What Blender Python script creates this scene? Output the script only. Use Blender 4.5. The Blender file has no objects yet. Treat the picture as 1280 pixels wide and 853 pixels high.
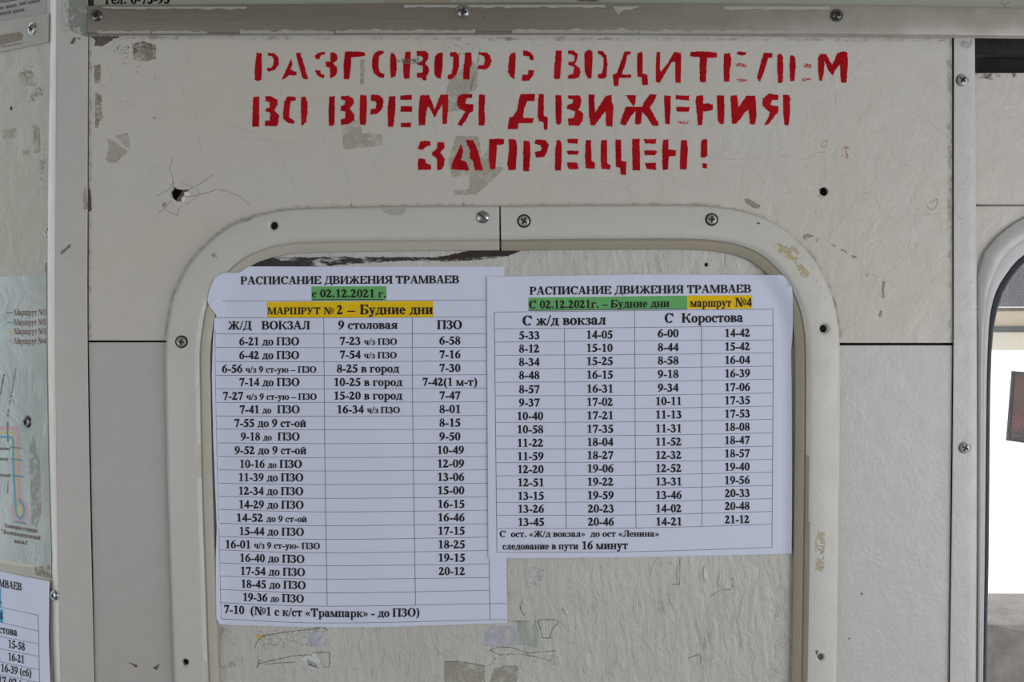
import bpy, bmesh, math, random
from mathutils import Vector, Matrix
from mathutils.geometry import tessellate_polygon
from mathutils import noise as mnoise

random.seed(7)
SC = bpy.context.scene
COL = SC.collection

# ------------------------------------------------------------------ camera, world, light, exposure
S = 0.0006                      # metres per photo pixel on the front wall
FPX = 35.0 / 36.0 * 1280.0
D = FPX * S                     # camera to wall
cam_d = bpy.data.cameras.new('camera')
cam_d.lens = 35.0; cam_d.sensor_width = 36.0; cam_d.clip_start = 0.01; cam_d.clip_end = 200
cam = bpy.data.objects.new('camera', cam_d); COL.objects.link(cam)
cam.location = (0, -D, 0); cam.rotation_euler = (math.pi / 2, 0, 0)
SC.camera = cam

world = bpy.data.worlds.new('overcast_sky'); SC.world = world
world.use_nodes = True
wn = world.node_tree.nodes; wl = world.node_tree.links
wbg = wn['Background']
geo_w = wn.new('ShaderNodeTexCoord'); sep_w = wn.new('ShaderNodeSeparateXYZ')
ramp_w = wn.new('ShaderNodeValToRGB')
mapr = wn.new('ShaderNodeMapRange'); mapr.inputs[1].default_value = -1; mapr.inputs[2].default_value = 1
wl.new(geo_w.outputs['Generated'], sep_w.inputs[0]); wl.new(sep_w.outputs[2], mapr.inputs[0]); wl.new(mapr.outputs[0], ramp_w.inputs[0])
ramp_w.color_ramp.elements[0].color = (0.62, 0.79, 1.0, 1)      # snow-covered ground
ramp_w.color_ramp.elements[1].color = (0.97, 0.97, 0.97, 1)      # overcast sky
wl.new(ramp_w.outputs[0], wbg.inputs[0]); wbg.inputs[1].default_value = 2.35

def window_light(name, loc, target, sx, sy, power, col):
    l = bpy.data.lights.new(name, 'AREA'); l.shape = 'RECTANGLE'; l.size = sx; l.size_y = sy
    l.energy = power; l.color = col
    o = bpy.data.objects.new(name, l); COL.objects.link(o); o.location = loc
    o.rotation_euler = (Vector(target) - Vector(loc)).to_track_quat('-Z', 'Y').to_euler()
# daylight entering by the saloon side windows, to the right and left behind the camera
window_light('window_daylight', (1.22, -0.85, -0.15), (0.2, 0, -0.1), 1.3, 0.8, 14.0, (0.985, 0.985, 1.0))
window_light('window_daylight', (-1.22, -1.1, -0.1), (-0.2, 0, -0.1), 1.2, 0.8, 3.6, (1.0, 0.93, 0.85))

vs = SC.view_settings
vs.view_transform = 'Standard'; vs.look = 'None'; vs.gamma = 1.0; vs.use_curve_mapping = False
vs.exposure = -0.44

# ------------------------------------------------------------------ coordinate helpers
MM = 0.001
def W(px, py, h=0.0):
    """point h millimetres in front of the front wall, seen at photo position px, py"""
    k = (D - h * MM) / D
    return Vector(((px - 640) * S * k, -h * MM, (426.5 - py) * S * k))
TH = math.radians(30)
LB = W(59, 426.5, -6)           # where the left wall leaves the corner post
LDIR = Vector((-math.cos(TH), math.sin(TH), 0)); LN = Vector((-math.sin(TH), -math.cos(TH), 0))
CAMP = Vector((0, -D, 0))
def L(px, py, h=0.0):
    """point h millimetres in front of the receding left wall"""
    ray = W(px, py, 0) - CAMP
    p0 = LB + LN * h * MM
    t = (p0 - CAMP).dot(LN) / ray.dot(LN)
    return CAMP + ray * t

# ------------------------------------------------------------------ materials
def new_mat(name):
    m = bpy.data.materials.new(name); m.use_nodes = True
    nt = m.node_tree; b = nt.nodes['Principled BSDF']
    return m, nt, b
def nd(nt, typ, **kw):
    n = nt.nodes.new(typ)
    for k, v in kw.items(): setattr(n, k, v)
    return n
def noise(nt, co, scale, detail=3, rough=0.55, dist=0.0):
    n = nd(nt, 'ShaderNodeTexNoise'); n.inputs['Scale'].default_value = scale
    n.inputs['Detail'].default_value = detail; n.inputs['Roughness'].default_value = rough
    n.inputs['Distortion'].default_value = dist
    nt.links.new(co, n.inputs['Vector']); return n.outputs['Fac']
def ramp(nt, fac, stops):
    r = nd(nt, 'ShaderNodeValToRGB'); cr = r.color_ramp
    while len(cr.elements) < len(stops): cr.elements.new(0.5)
    for e, (p, c) in zip(cr.elements, stops):
        e.position = p; e.color = (c[0], c[1], c[2], 1) if isinstance(c, (tuple, list)) else (c, c, c, 1)
    nt.links.new(fac, r.inputs[0]); return r.outputs[0]
def mapping(nt, scale=(1, 1, 1), rot=(0, 0, 0)):
    tc = nd(nt, 'ShaderNodeTexCoord'); mp = nd(nt, 'ShaderNodeMapping')
    mp.inputs['Scale'].default_value = scale; mp.inputs['Rotation'].default_value = rot
    nt.links.new(tc.outputs['Object'], mp.inputs[0]); return mp.outputs[0]
def mixc(nt, fac, a, b, blend='MIX'):
    m = nd(nt, 'ShaderNodeMix', data_type='RGBA', blend_type=blend)
    def put(i, v):
        if isinstance(v, (tuple, list)): m.inputs[i].default_value = (v[0], v[1], v[2], 1)
        elif isinstance(v, (int, float)): m.inputs[i].default_value = v
        else: nt.links.new(v, m.inputs[i])
    put(0, fac); put(6, a); put(7, b); return m.outputs[2]
def bump(nt, b, h, dist, strength=1.0, prev=None):
    bn = nd(nt, 'ShaderNodeBump'); bn.inputs['Distance'].default_value = dist
    bn.inputs['Strength'].default_value = strength
    nt.links.new(h, bn.inputs['Height'])
    if prev is not None: nt.links.new(prev, bn.inputs['Normal'])
    nt.links.new(bn.outputs[0], b.inputs['Normal']); return bn.outputs[0]

def paint_mat(name, col, rough=0.45, peel=0.00022, grime=0.5, speck=0.5, tint=(0.42, 0.37, 0.29), fine=420, wave=0.0003):
    m, nt, b = new_mat(name)
    co = mapping(nt)
    big = noise(nt, co, 7, 4, 0.6, 0.6)
    c = mixc(nt, ramp(nt, big, [(0.35, 0.0), (0.75, grime)]), col, [col[i] * (0.55 + 0.45 * tint[i] / max(tint)) for i in range(3)])
    mid = noise(nt, co, 60, 5, 0.65)
    c = mixc(nt, ramp(nt, mid, [(0.3, 0.10), (0.6, 0.0)]), c, [x * 0.7 for x in col])
    sp = noise(nt, co, 900, 2, 0.5)
    c = mixc(nt, ramp(nt, sp, [(0.69, 0.0), (0.75, speck)]), c, [x * 0.45 for x in tint])
    nt.links.new(c, b.inputs['Base Color'])
    b.inputs['Roughness'].default_value = rough
    rr = ramp(nt, mid, [(0.3, rough + 0.15), (0.7, rough - 0.05)])
    nt.links.new(rr, b.inputs['Roughness'])
    n1 = bump(nt, b, noise(nt, co, fine, 2, 0.5), peel)
    n2 = bump(nt, b, noise(nt, co, 45, 4, 0.6, 0.4), wave * 2.2, 1.0, n1)
    return m

M = {}
M['wall'] = paint_mat('cream_wall_paint', (0.50, 0.47, 0.422), 0.42, 0.00032, 0.5, 0.4, wave=0.0007, fine=330)
M['wall2'] = paint_mat('cream_wall_paint_thick', (0.49, 0.472, 0.452), 0.38, 0.00036, 0.3, 0.4, wave=0.0004, fine=330)
M['wall3'] = paint_mat('greyer_lower_panel_paint', (0.40, 0.385, 0.365), 0.38, 0.00036, 0.3, 0.4, wave=0.0004, fine=330)
M['post'] = paint_mat('greyish_post_paint', (0.46, 0.44, 0.415), 0.42, 0.00025, 0.35, 0.6)
M['frame'] = paint_mat('cream_frame_paint', (0.495, 0.482, 0.445), 0.38, 0.00022, 0.35, 0.3, wave=0.0003)
M['green_cream'] = paint_mat('greenish_cream_paint', (0.30, 0.31, 0.245), 0.5, 0.0001, 0.5, 0.4)
M['leftwall'] = paint_mat('stained_left_wall_paint', (0.40, 0.385, 0.335), 0.36, 0.0003, 0.9, 0.6, tint=(0.40, 0.34, 0.20), wave=0.0006)
M['sliver'] = paint_mat('worn_lit_edge_paint', (0.62, 0.61, 0.55), 0.35, 0.0003, 0.35, 1.0)  # worn paint, lightened to carry the left light on this face

def metal_strip_mat():
    m, nt, b = new_mat('oxidised_aluminium_strip')
    co = mapping(nt, (3, 1, 160)); co2 = mapping(nt)
    g = noise(nt, co, 6, 4, 0.6)
    c = ramp(nt, g, [(0.3, (0.165, 0.143, 0.113)), (0.7, (0.21, 0.186, 0.152))])
    # more of the old grey paint is left towards the right-hand end of the strip
    tc = nd(nt, 'ShaderNodeSeparateXYZ'); nt.links.new(co2, tc.inputs[0])
    mr = nd(nt, 'ShaderNodeMapRange'); mr.inputs[1].default_value = 0.0; mr.inputs[2].default_value = 0.30
    nt.links.new(tc.outputs[0], mr.inputs[0])
    w = noise(nt, co2, 40, 5, 0.6)
    mul = nd(nt, 'ShaderNodeMath', operation='MULTIPLY'); nt.links.new(mr.outputs[0], mul.inputs[0])
    nt.links.new(ramp(nt, w, [(0.25, 0.35), (0.65, 0.95)]), mul.inputs[1])
    c = mixc(nt, mul.outputs[0], c, (0.36, 0.335, 0.295))
    nt.links.new(c, b.inputs['Base Color'])
    b.inputs['Metallic'].default_value = 0.25; b.inputs['Roughness'].default_value = 0.45
    bump(nt, b, g, 0.00008)
    return m
M['plate'] = paint_mat('dull_plate_paint', (0.33, 0.315, 0.27), 0.4, 0.0002, 0.4, 0.5)
M['lip'] = paint_mat('dirty_frame_lip_paint', (0.41, 0.385, 0.325), 0.4, 0.0002, 0.5, 0.5)
M['lip_brown'] = paint_mat('dirty_shaded_lip_paint', (0.30, 0.265, 0.205), 0.45, 0.0002, 0.6, 0.5)  # dirt colour, with the shade of this side's lip painted in
M['strip'] = metal_strip_mat()

def board_mat():
    m, nt, b = new_mat('thickly_painted_plywood')
    co = mapping(nt, (1, 1, 0.16)); co2 = mapping(nt)
    g = noise(nt, co, 260, 5, 0.65, 0.3)
    g2 = noise(nt, co, 90, 3, 0.6, 0.5)
    big = noise(nt, co2, 9, 4, 0.6)
    base = mixc(nt, ramp(nt, big, [(0.35, 0.0), (0.7, 0.7)]), (0.50, 0.49, 0.455), (0.43, 0.415, 0.365))
    c = mixc(nt, ramp(nt, g, [(0.24, 0.75), (0.36, 0.0)]), base, (0.13, 0.12, 0.10))
    blot = noise(nt, co2, 30, 5, 0.7)
    c = mixc(nt, ramp(nt, blot, [(0.58, 0.0), (0.72, 0.55)]), c, (0.27, 0.24, 0.17))
    nt.links.new(c, b.inputs['Base Color']); b.inputs['Roughness'].default_value = 0.42
    n1 = bump(nt, b, g, 0.0007)
    # brush ripples of thick paint
    wv = nd(nt, 'ShaderNodeTexWave', wave_type='BANDS', bands_direction='X')
    wv.inputs['Scale'].default_value = 42; wv.inputs['Distortion'].default_value = 7.0
    wv.inputs['Detail'].default_value = 3; wv.inputs['Detail Scale'].default_value = 1.2
    co3 = mapping(nt, (1, 1, 0.45), (0, 0.22, 0)); nt.links.new(co3, wv.inputs['Vector'])
    n2 = bump(nt, b, wv.outputs['Fac'], 0.0005, 0.35, n1)
    bump(nt, b, noise(nt, mapping(nt, (1, 1, 0.6)), 75, 6, 0.66, 0.7), 0.0030, 1.0, n2)
    return m
M['board'] = board_mat()

def flat_mat(name, col, rough=0.6, var=0.0, scale=300, metallic=0.0, spec=0.5, bumpd=0.0):
    m, nt, b = new_mat(name)
    b.inputs['Roughness'].default_value = rough; b.inputs['Metallic'].default_value = metallic
    b.inputs['Specular IOR Level'].default_value = spec
    if var:
        co = mapping(nt)
        n = noise(nt, co, scale, 4, 0.65)
        c = mixc(nt, ramp(nt, n, [(0.3, 0.0), (0.7, 1.0)]), [max(0, x * (1 - var)) for x in col], [min(1, x * (1 + var)) for x in col])
        nt.links.new(c, b.inputs['Base Color'])
        if bumpd: bump(nt, b, n, bumpd)
    else: b.inputs['Base Color'].default_value = (*col, 1)
    return m
def stain_mat(name, col, cover=0.6, scale=350, rough=0.6, soft=0.06, stretch=(1, 1, 1), opacity=1.0):
    """a worn residue: coloured where a noise passes a threshold, bare elsewhere"""
    m, nt, b = new_mat(name)
    co = mapping(nt, stretch); n = noise(nt, co, scale, 5, 0.65, 0.3)
    t = 0.68 - 0.36 * cover
    a = ramp(nt, n, [(t, 0.0), (t + soft, opacity)])
    n2 = noise(nt, co, scale * 3, 3, 0.6)
    c = mixc(nt, n2, [x * 0.8 for x in col], [x * 1.15 for x in col])
    nt.links.new(c, b.inputs['Base Color']); nt.links.new(a, b.inputs['Alpha'])
    b.inputs['Roughness'].default_value = rough
    return m
M['dark'] = flat_mat('dark_gap', (0.012, 0.010, 0.009), 0.9)
M['recess_shade'] = flat_mat('recess_shade', (0.006, 0.0055, 0.005), 0.8, 0.4, 60)  # near-black colour paints in the shadow under the strip
def red_mat():
    m, nt, b = new_mat('red_stencil_paint')
    co = mapping(nt)
    a = noise(nt, co, 55, 3, 0.6); f = noise(nt, co, 700, 4, 0.7)
    base = mixc(nt, ramp(nt, a, [(0.4, 0.0), (0.62, 1.0)]), (0.30, 0.0012, 0.006), (0.39, 0.006, 0.010))
    add = nd(nt, 'ShaderNodeMath', operation='ADD'); nt.links.new(a, add.inputs[0]); nt.links.new(f, add.inputs[1])
    c = mixc(nt, ramp(nt, add.outputs[0], [(1.10, 0.0), (1.25, 0.55)]) if False else ramp(nt, f, [(0.62, 0.0), (0.75, 0.4)]), base, (0.55, 0.10, 0.07))
    nt.links.new(c, b.inputs['Base Color']); b.inputs['Roughness'].default_value = 0.55
    b.inputs['Specular IOR Level'].default_value = 0.08
    return m
M['red'] = red_mat()
M['red_dry'] = stain_mat('dry_red_stencil_paint', (0.48, 0.015, 0.02), 0.62, 900, 0.6, 0.05)

def paper_mat(name, col, rough=0.75, wrinkle=0.0003):
    m, nt, b = new_mat(name); co = mapping(nt)
    n = noise(nt, co, 22, 3, 0.5)
    c = mixc(nt, n, [x * 0.97 for x in col], [min(1, x * 1.03) for x in col])
    nt.links.new(c, b.inputs['Base Color']); b.inputs['Roughness'].default_value = rough
    b.inputs['Specular IOR Level'].default_value = 0.3
    n1 = bump(nt, b, noise(nt, co, 18, 2, 0.5, 0.5), wrinkle * 4)
    bump(nt, b, noise(nt, co, 700, 2, 0.5), 0.00003, 1, n1)
    return m
M['paper'] = paper_mat('white_printer_paper', (0.585, 0.615, 0.735))
M['paper_grey'] = paper_mat('old_grey_paper', (0.34, 0.31, 0.295))
M['sign_paper'] = paper_mat('greenish_sign_paper', (0.27, 0.28, 0.22))
M['sign_paper2'] = paper_mat('tan_sign_paper', (0.27, 0.235, 0.175))
M['ink'] = flat_mat('black_ink', (0.022, 0.016, 0.022), 0.6, spec=0.2)
M['line'] = flat_mat('thin_table_ink', (0.10, 0.09, 0.13), 0.7, spec=0.2)
M['green'] = flat_mat('green_highlight', (0.125, 0.38, 0.125), 0.7, 0.06, spec=0.2)
M['yellow'] = flat_mat('yellow_highlight', (0.72, 0.47, 0.006), 0.7, 0.05, spec=0.2)
M['blue_hl'] = flat_mat('blue_highlight', (0.09, 0.36, 0.58), 0.7, spec=0.2)
M['brown_ink'] = flat_mat('faded_brown_ink', (0.20, 0.13, 0.105), 0.7, spec=0.2)
M['grey_ink'] = flat_mat('faded_grey_ink', (0.105, 0.085, 0.08), 0.7, spec=0.2)
M['red_ink'] = flat_mat('faded_red_ink', (0.27, 0.12, 0.12), 0.7, spec=0.2)
M['teal'] = flat_mat('faded_teal_print', (0.07, 0.26, 0.22), 0.6)
M['blue'] = flat_mat('faded_blue_print', (0.09, 0.32, 0.40), 0.6)
M['dkblue'] = flat_mat('dark_blue_print', (0.055, 0.20, 0.30), 0.6)
M['map_yellow'] = flat_mat('faded_yellow_print', (0.52, 0.43, 0.20), 0.6)
M['pink'] = flat_mat('faded_pink_print', (0.50, 0.32, 0.36), 0.6)

def map_mat():
    m, nt, b = new_mat('laminated_map_film'); co = mapping(nt)
    n = noise(nt, co, 25, 4, 0.6)
    c = mixc(nt, ramp(nt, n, [(0.35, 0), (0.7, 1)]), (0.33, 0.385, 0.355), (0.43, 0.45, 0.42))
    nt.links.new(c, b.inputs['Base Color']); b.inputs['Roughness'].default_value = 0.22
    b.inputs['Coat Weight'].default_value = 0.6; b.inputs['Coat Roughness'].default_value = 0.12
    n1 = bump(nt, b, noise(nt, co, 30, 3, 0.6, 1.0), 0.0012)
    bump(nt, b, noise(nt, co, 420, 2, 0.5), 0.00012, 1, n1)
    return m
M['map'] = map_mat()

def screw_mat(name, col, rough, metallic=0.9):
    m, nt, b = new_mat(name); co = mapping(nt)
    n = noise(nt, co, 500, 4, 0.6)
    c = mixc(nt, ramp(nt, n, [(0.35, 0), (0.7, 1)]), [x * 0.55 for x in col], col)
    nt.links.new(c, b.inputs['Base Color']); b.inputs['Roughness'].default_value = rough
    b.inputs['Metallic'].default_value = metallic
    bump(nt, b, n, 0.00005); return m
M['steel'] = screw_mat('worn_steel', (0.45, 0.45, 0.43), 0.32)
M['dark_steel'] = screw_mat('grimy_dark_steel', (0.16, 0.16, 0.155), 0.3)
M['painted_steel'] = screw_mat('paint_smeared_steel', (0.42, 0.41, 0.37), 0.4, 0.4)
M['grime'] = flat_mat('black_grime', (0.035, 0.030, 0.028), 0.7)
M['rubber'] = flat_mat('black_rubber_seal', (0.014, 0.014, 0.018), 0.5, spec=0.2)
M['alu'] = paint_mat('worn_grey_window_frame', (0.40, 0.395, 0.39), 0.35, 0.0001, 0.6, 1.2)

# ------------------------------------------------------------------ object helpers
def link(o, parent=None):
    COL.objects.link(o)
    if parent is not None:
        o.parent = parent
        o.matrix_parent_inverse = parent.matrix_world.inverted()
    return o
def mesh_obj(name, verts, faces, mat, parent=None, smooth=False):
    me = bpy.data.meshes.new(name); me.from_pydata([tuple(v) for v in verts], [], faces)
    for mm_ in (mat if isinstance(mat, list) else [mat]): me.materials.append(mm_)
    me.update()
    if smooth: me.polygons.foreach_set('use_smooth', [True] * len(me.polygons))
    return link(bpy.data.objects.new(name, me), parent)
def thing(name, loc, label=None, cat=None, group=None, kind=None):
    o = bpy.data.objects.new(name, None); o.empty_display_size = 0.02
    o.location = loc; COL.objects.link(o)
    o.matrix_world = Matrix.Translation(Vector(loc))
    tag(o, label, cat, group, kind); return o
def tag(o, label=None, cat=None, group=None, kind=None):
    if label: o['label'] = label
    if cat: o['category'] = cat
    if group: o['group'] = group
    if kind: o['kind'] = kind
    return o

def catmull(pts, n=8, closed=False):
    out = []; N = len(pts)
    rng = range(N if closed else N - 1)
    for i in rng:
        if closed: p0, p1, p2, p3 = pts[(i - 1) % N], pts[i], pts[(i + 1) % N], pts[(i + 2) % N]
        else: p0, p1, p2, p3 = pts[max(i - 1, 0)], pts[i], pts[i + 1], pts[min(i + 2, N - 1)]
        for k in range(n):
            t = k / n; t2 = t * t; t3 = t2 * t
            out.append(tuple(0.5 * ((2 * b) + (-a + c) * t + (2 * a - 5 * b + 4 * c - d) * t2 + (-a + 3 * b - 3 * c + d) * t3)
                             for a, b, c, d in zip(p0, p1, p2, p3)))
    if not closed: out.append(tuple(pts[-1]))
    return out
def ragged(pts, amp=0.5, step=1.6):
    out = []; N = len(pts)
    for i in range(N):
        a, b = pts[i], pts[(i + 1) % N]
        d = math.hypot(b[0] - a[0], b[1] - a[1]); n = max(1, int(d / step))
        for k in range(n):
            t = k / n
            out.append((a[0] + (b[0] - a[0]) * t + random.uniform(-amp, amp), a[1] + (b[1] - a[1]) * t + random.uniform(-amp, amp)))
    return out
def poly_mesh(name, polys, h, mat, parent=None, F=W, hf=None):
    """flat print / paint made of photo-pixel polygons on a surface"""
    vs_, fs = [], []
    for p in polys:
        tr = tessellate_polygon([[Vector((x, y, 0)) for x, y in p]])
        o = len(vs_)
        vs_ += [F(x, y, h + (hf(x, y) if hf else 0)) for x, y in p]
        for a, b, c in tr:
            (xa, ya), (xb, yb), (xc, yc) = p[a], p[b], p[c]
            if (xb - xa) * (yc - ya) - (xc - xa) * (yb - ya) > 0: a, c = c, a
            fs.append((o + a, o + b, o + c))
    return mesh_obj(name, vs_, fs, mat, parent)
def strip_poly(pts, w0, w1=None):
    """polyline to a tapered polygon"""
    if w1 is None: w1 = w0
    Lp, Rp = [], []
    n = len(pts)
    for i, p in enumerate(pts):
        a = pts[max(i - 1, 0)]; b = pts[min(i + 1, n - 1)]
        dx, dy = b[0] - a[0], b[1] - a[1]; l = math.hypot(dx, dy) or 1
        w = (w0 + (w1 - w0) * i / max(n - 1, 1)) / 2
        Lp.append((p[0] - dy / l * w, p[1] + dx / l * w)); Rp.append((p[0] + dy / l * w, p[1] - dx / l * w))
    return Lp + Rp[::-1]
def plate(name, outlines, h0, h1, mat, parent=None, bevel=0.3, F=W, res=2):
    """slab with optional holes: outlines in photo pixels at the front face, h0 back, h1 front (mm)"""
    cu = bpy.data.curves.new(name, 'CURVE'); cu.dimensions = '2D'; cu.fill_mode = 'BOTH'
    for ol in outlines:
        sp = cu.splines.new('POLY'); sp.points.add(len(ol) - 1); sp.use_cyclic_u = True
        for q, (x, y) in zip(sp.points, ol):
            v = F(x, y, h1) if F is W else None
            q.co = (v.x, v.z, 0, 1)
    th = (h1 - h0) * MM
    cu.extrude = max(th / 2 - bevel * MM, 0.00001); cu.bevel_depth = bevel * MM; cu.bevel_resolution = res; cu.offset = -bevel * MM
    tmp = bpy.data.objects.new(name, cu); COL.objects.link(tmp)
    me = bpy.data.meshes.new_from_object(tmp.evaluated_get(bpy.context.evaluated_depsgraph_get()))
    bpy.data.objects.remove(tmp); bpy.data.curves.remove(cu)
    yc = -(h1 + h0) / 2 * MM
    me.transform(Matrix(((1, 0, 0, 0), (0, 0, -1, yc), (0, 1, 0, 0), (0, 0, 0, 1))))
    me.materials.clear(); me.materials.append(mat); me.name = name
    return link(bpy.data.objects.new(name, me), parent)
def box(name, x0, x1, y0, y1, z0, z1, mat, parent=None):
    v = [(x, y, z) for x in (x0, x1) for y in (y0, y1) for z in (z0, z1)]
    f = [(0, 1, 3, 2), (4, 6, 7, 5), (0, 4, 5, 1), (2, 3, 7, 6), (0, 2, 6, 4), (1, 5, 7, 3)]
    return mesh_obj(name, v, f, mat, parent)
def circ(x, y, r, n=24, ry=None, a0=0):
    return [(x + r * math.cos(a0 + 2 * math.pi * k / n), y + (ry or r) * math.sin(a0 + 2 * math.pi * k / n)) for k in range(n)]
def boolean_cut(o, cutters):
    for c in cutters:
        md = o.modifiers.new('cut', 'BOOLEAN'); md.operation = 'DIFFERENCE'; md.solver = 'EXACT'; md.object = c
    bpy.context.view_layer.update()
    me = bpy.data.meshes.new_from_object(o.evaluated_get(bpy.context.evaluated_depsgraph_get()))
    o.modifiers.clear(); old = o.data; o.data = me; me.name = old.name; bpy.data.meshes.remove(old)
    for c in cutters:
        d = c.data; bpy.data.objects.remove(c); bpy.data.meshes.remove(d)
def lathe(name, prof, mat, n=32, parent=None, link_=True):
    """profile (radius, height) in metres around the local -Y axis (towards the room)"""
    vs_, fs = [], []
    for r, h in prof:
        for k in range(n):
            a = 2 * math.pi * k / n; vs_.append((r * math.cos(a), -h, r * math.sin(a)))
    m_ = len(prof)
    for i in range(m_ - 1):
        for k in range(n):
            a, b = i * n + k, i * n + (k + 1) % n
            fs.append((a, b, b + n, a + n))
    fs.append(tuple(range(n))[::-1]); fs.append(tuple((m_ - 1) * n + k for k in range(n)))
    return mesh_obj(name, vs_, fs, mat, parent, False)
def shade_auto(o, ang=35):
    me = o.data
    me.polygons.foreach_set('use_smooth', [True] * len(me.polygons))
    me.update()
    bm = bmesh.new(); bm.from_mesh(me)
    for e in bm.edges:
        if len(e.link_faces) != 2 or e.calc_face_angle(0) > math.radians(ang): e.smooth = False
    bm.to_mesh(me); bm.free()

# ------------------------------------------------------------------ screw heads
def make_screw(rpx, style, mats, hgt=2.0):
    r = rpx * S
    if style == 'flange':
        prof = [(r, -0.0008), (r, 0.0004), (r * 0.97, 0.0007), (r * 0.78, 0.0008), (r * 0.74, 0.0012), (r * 0.70, 0.0020), (r * 0.55, 0.0027), (r * 0.3, 0.0031), (r * 0.05, 0.0032)]
    elif style == 'ring':
        prof = [(r, -0.0008), (r, 0.0002), (r * 0.9, 0.0004), (r * 0.78, 0.0001), (r * 0.76, 0.0003), (r * 0.74, 0.0011), (r * 0.6, 0.0015), (r * 0.3, 0.0018), (r * 0.05, 0.0018)]
    else:
        prof = [(r, -0.0008), (r, 0.0003), (r * 0.94, 0.0008 * hgt / 2), (r * 0.75, 0.0014 * hgt / 2), (r * 0.45, 0.0018 * hgt / 2), (r * 0.05, 0.0019 * hgt / 2)]
    o = lathe('screw', prof, mats[0])
    top = max(h for _, h in prof)
    cuts = []
    if style == 'slot':
        cuts.append(box('c', -r * 1.2, r * 1.2, -0.01, -top + 0.0009, -r * 0.1, r * 0.1, mats[0]))
    else:
        for (a, b) in ((0.5, 0.13), (0.13, 0.5)):
            cuts.append(box('c', -r * a, r * a, -0.01, -top + 0.0013, -r * b, r * b, mats[0]))
    boolean_cut(o, cuts)
    me = o.data
    me.materials.clear()
    for mm_ in mats: me.materials.append(mm_)
    for p in me.polygons:
        c = p.center
        rad = math.hypot(c.x, c.z)
        if style == 'ring' and rad > r * 0.745: p.material_index = 1
        if rad < r * 0.52 and -c.y < top - 0.0006 and style != 'slot': p.material_index = 1
        if style == 'slot' and abs(c.z) < r * 0.11 and -c.y < top - 0.0004 and rad < r * 0.95: p.material_index = 1
    shade_auto(o, 40)
    bpy.data.objects.remove(o)
    return me
SCREWS = {}
def put_screw(px, py, h, rpx, style, matk, parent, rot=0, F=W, squash=None, name='screw'):
    key = (rpx, style, matk)
    if key not in SCREWS: SCREWS[key] = make_screw(rpx, style, [M[matk], M['grime']])
    o = bpy.data.objects.new(name, SCREWS[key])
    COL.objects.link(o)
    R = Matrix.Rotation(math.radians(rot), 4, 'Y')
    if F is L: R = Matrix.Rotation(-TH, 4, 'Z') @ R
    o.matrix_world = Matrix.Translation(F(px, py, h)) @ R
    if parent is not None:
        mw = o.matrix_world.copy(); o.parent = parent; o.matrix_parent_inverse = parent.matrix_world.inverted(); o.matrix_basis = mw
    return o

# ================================================================== STRUCTURE
# hatch path (outer outline of the frame molding), photo pixels
HL = [(240, 1250), (228, 1050), (218, 853), (214, 740), (210, 620), (207.5, 500), (207, 440), (211, 400), (218.5, 367), (237, 330), (262, 302), (290, 281.5), (320, 269.5), (352, 262.5), (388, 260), (440, 258.7), (520, 257.7), (624, 257)]
HR = [(626, 257.5), (720, 256.3), (800, 256), (855, 256), (892, 257.8), (924, 262.5), (949, 270), (971, 280.5), (995.5, 300), (1017, 324.5), (1031, 349), (1040.5, 373), (1046.5, 400), (1049.5, 430), (1050, 500), (1049, 620), (1045.5, 853), (1040, 1050), (1034, 1250)]
def offset_path(P, off):
    out = []; n = len(P)
    for i, p in enumerate(P):
        a = P[max(i - 1, 0)]; b = P[min(i + 1, n - 1)]
        dx, dy = b[0] - a[0], b[1] - a[1]; l = math.hypot(dx, dy)
        out.append((p[0] - dy / l * off, p[1] + dx / l * off))
    return out
PL = catmull(HL, 6); PR = catmull(HR, 6)

wall_front = thing('wall_front', W(640, 1150, 0), kind='structure')
inner_off = 26
left_in = offset_path(PL, inner_off); right_in = offset_path(PR, inner_off)
li = [p for p in left_in if p[1] < 427]; ri = [p for p in right_in if p[1] < 430]
def jag(x, y, r, seed):
    rnd = random.Random(seed)
    return [(x + r * rnd.uniform(0.75, 1.25) * math.cos(2 * math.pi * k / 14), y + r * rnd.uniform(0.75, 1.2) * math.sin(2 * math.pi * k / 14)) for k in range(14)]
hole1 = [(217.6, 232.5), (219, 235), (222, 236.5), (228, 237.5), (233, 236.8), (236.5, 237.2), (234, 239.5), (230, 240), (230, 244), (226.5, 248), (226, 251.5), (221, 251), (217, 249), (214.5, 246), (213, 241), (213.5, 238.5), (216, 236)]
upper = [(110.5, 43), (1190.3, 43), (1190.9, 428.8)] + [(ri[-1][0], 428.8)] + ri[::-1] + li[::-1] + [(li[0][0], 425.8), (110.5, 425.8)]
panel_u = plate('panel', [upper, hole1, circ(1030, 239.5, 5.6, 16)], -4, 0, M['wall'], wall_front, 0.25)
lo_l = [p for p in left_in if p[1] > 429]; lo_r = [p for p in right_in if p[1] > 432]
pl_l = plate('panel', [[(110.5, 428.2)] + [(lo_l[-1][0], 428.2)] + lo_l[::-1] + [(122, 1250), (118.5, 853)]], -4, -0.2, M['wall3'], wall_front, 0.3)
pl_r = plate('panel', [[(lo_r[0][0], 432)] + [(1190.6, 432), (1189, 600), (1186, 853), (1182.5, 1250)] + lo_r[::-1]], -4, -0.2, M['wall2'], wall_front, 0.3)
# timber core behind the joints and drilled holes
core = plate('core_board', [[(60, -250), (1222, -250), (1222, 256), (1219, 256), (1219, 1250), (60, 1250)], offset_path(PL, 34) + offset_path(PR, 34)], -14, -7, M['dark'], wall_front, 0.1)
box('hole_backing', *sorted((W(195, 0).x, W(250, 0).x)), 0.0141, 0.016, W(0, 270).z, W(0, 215).z, M['dark'], wall_front)
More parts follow.
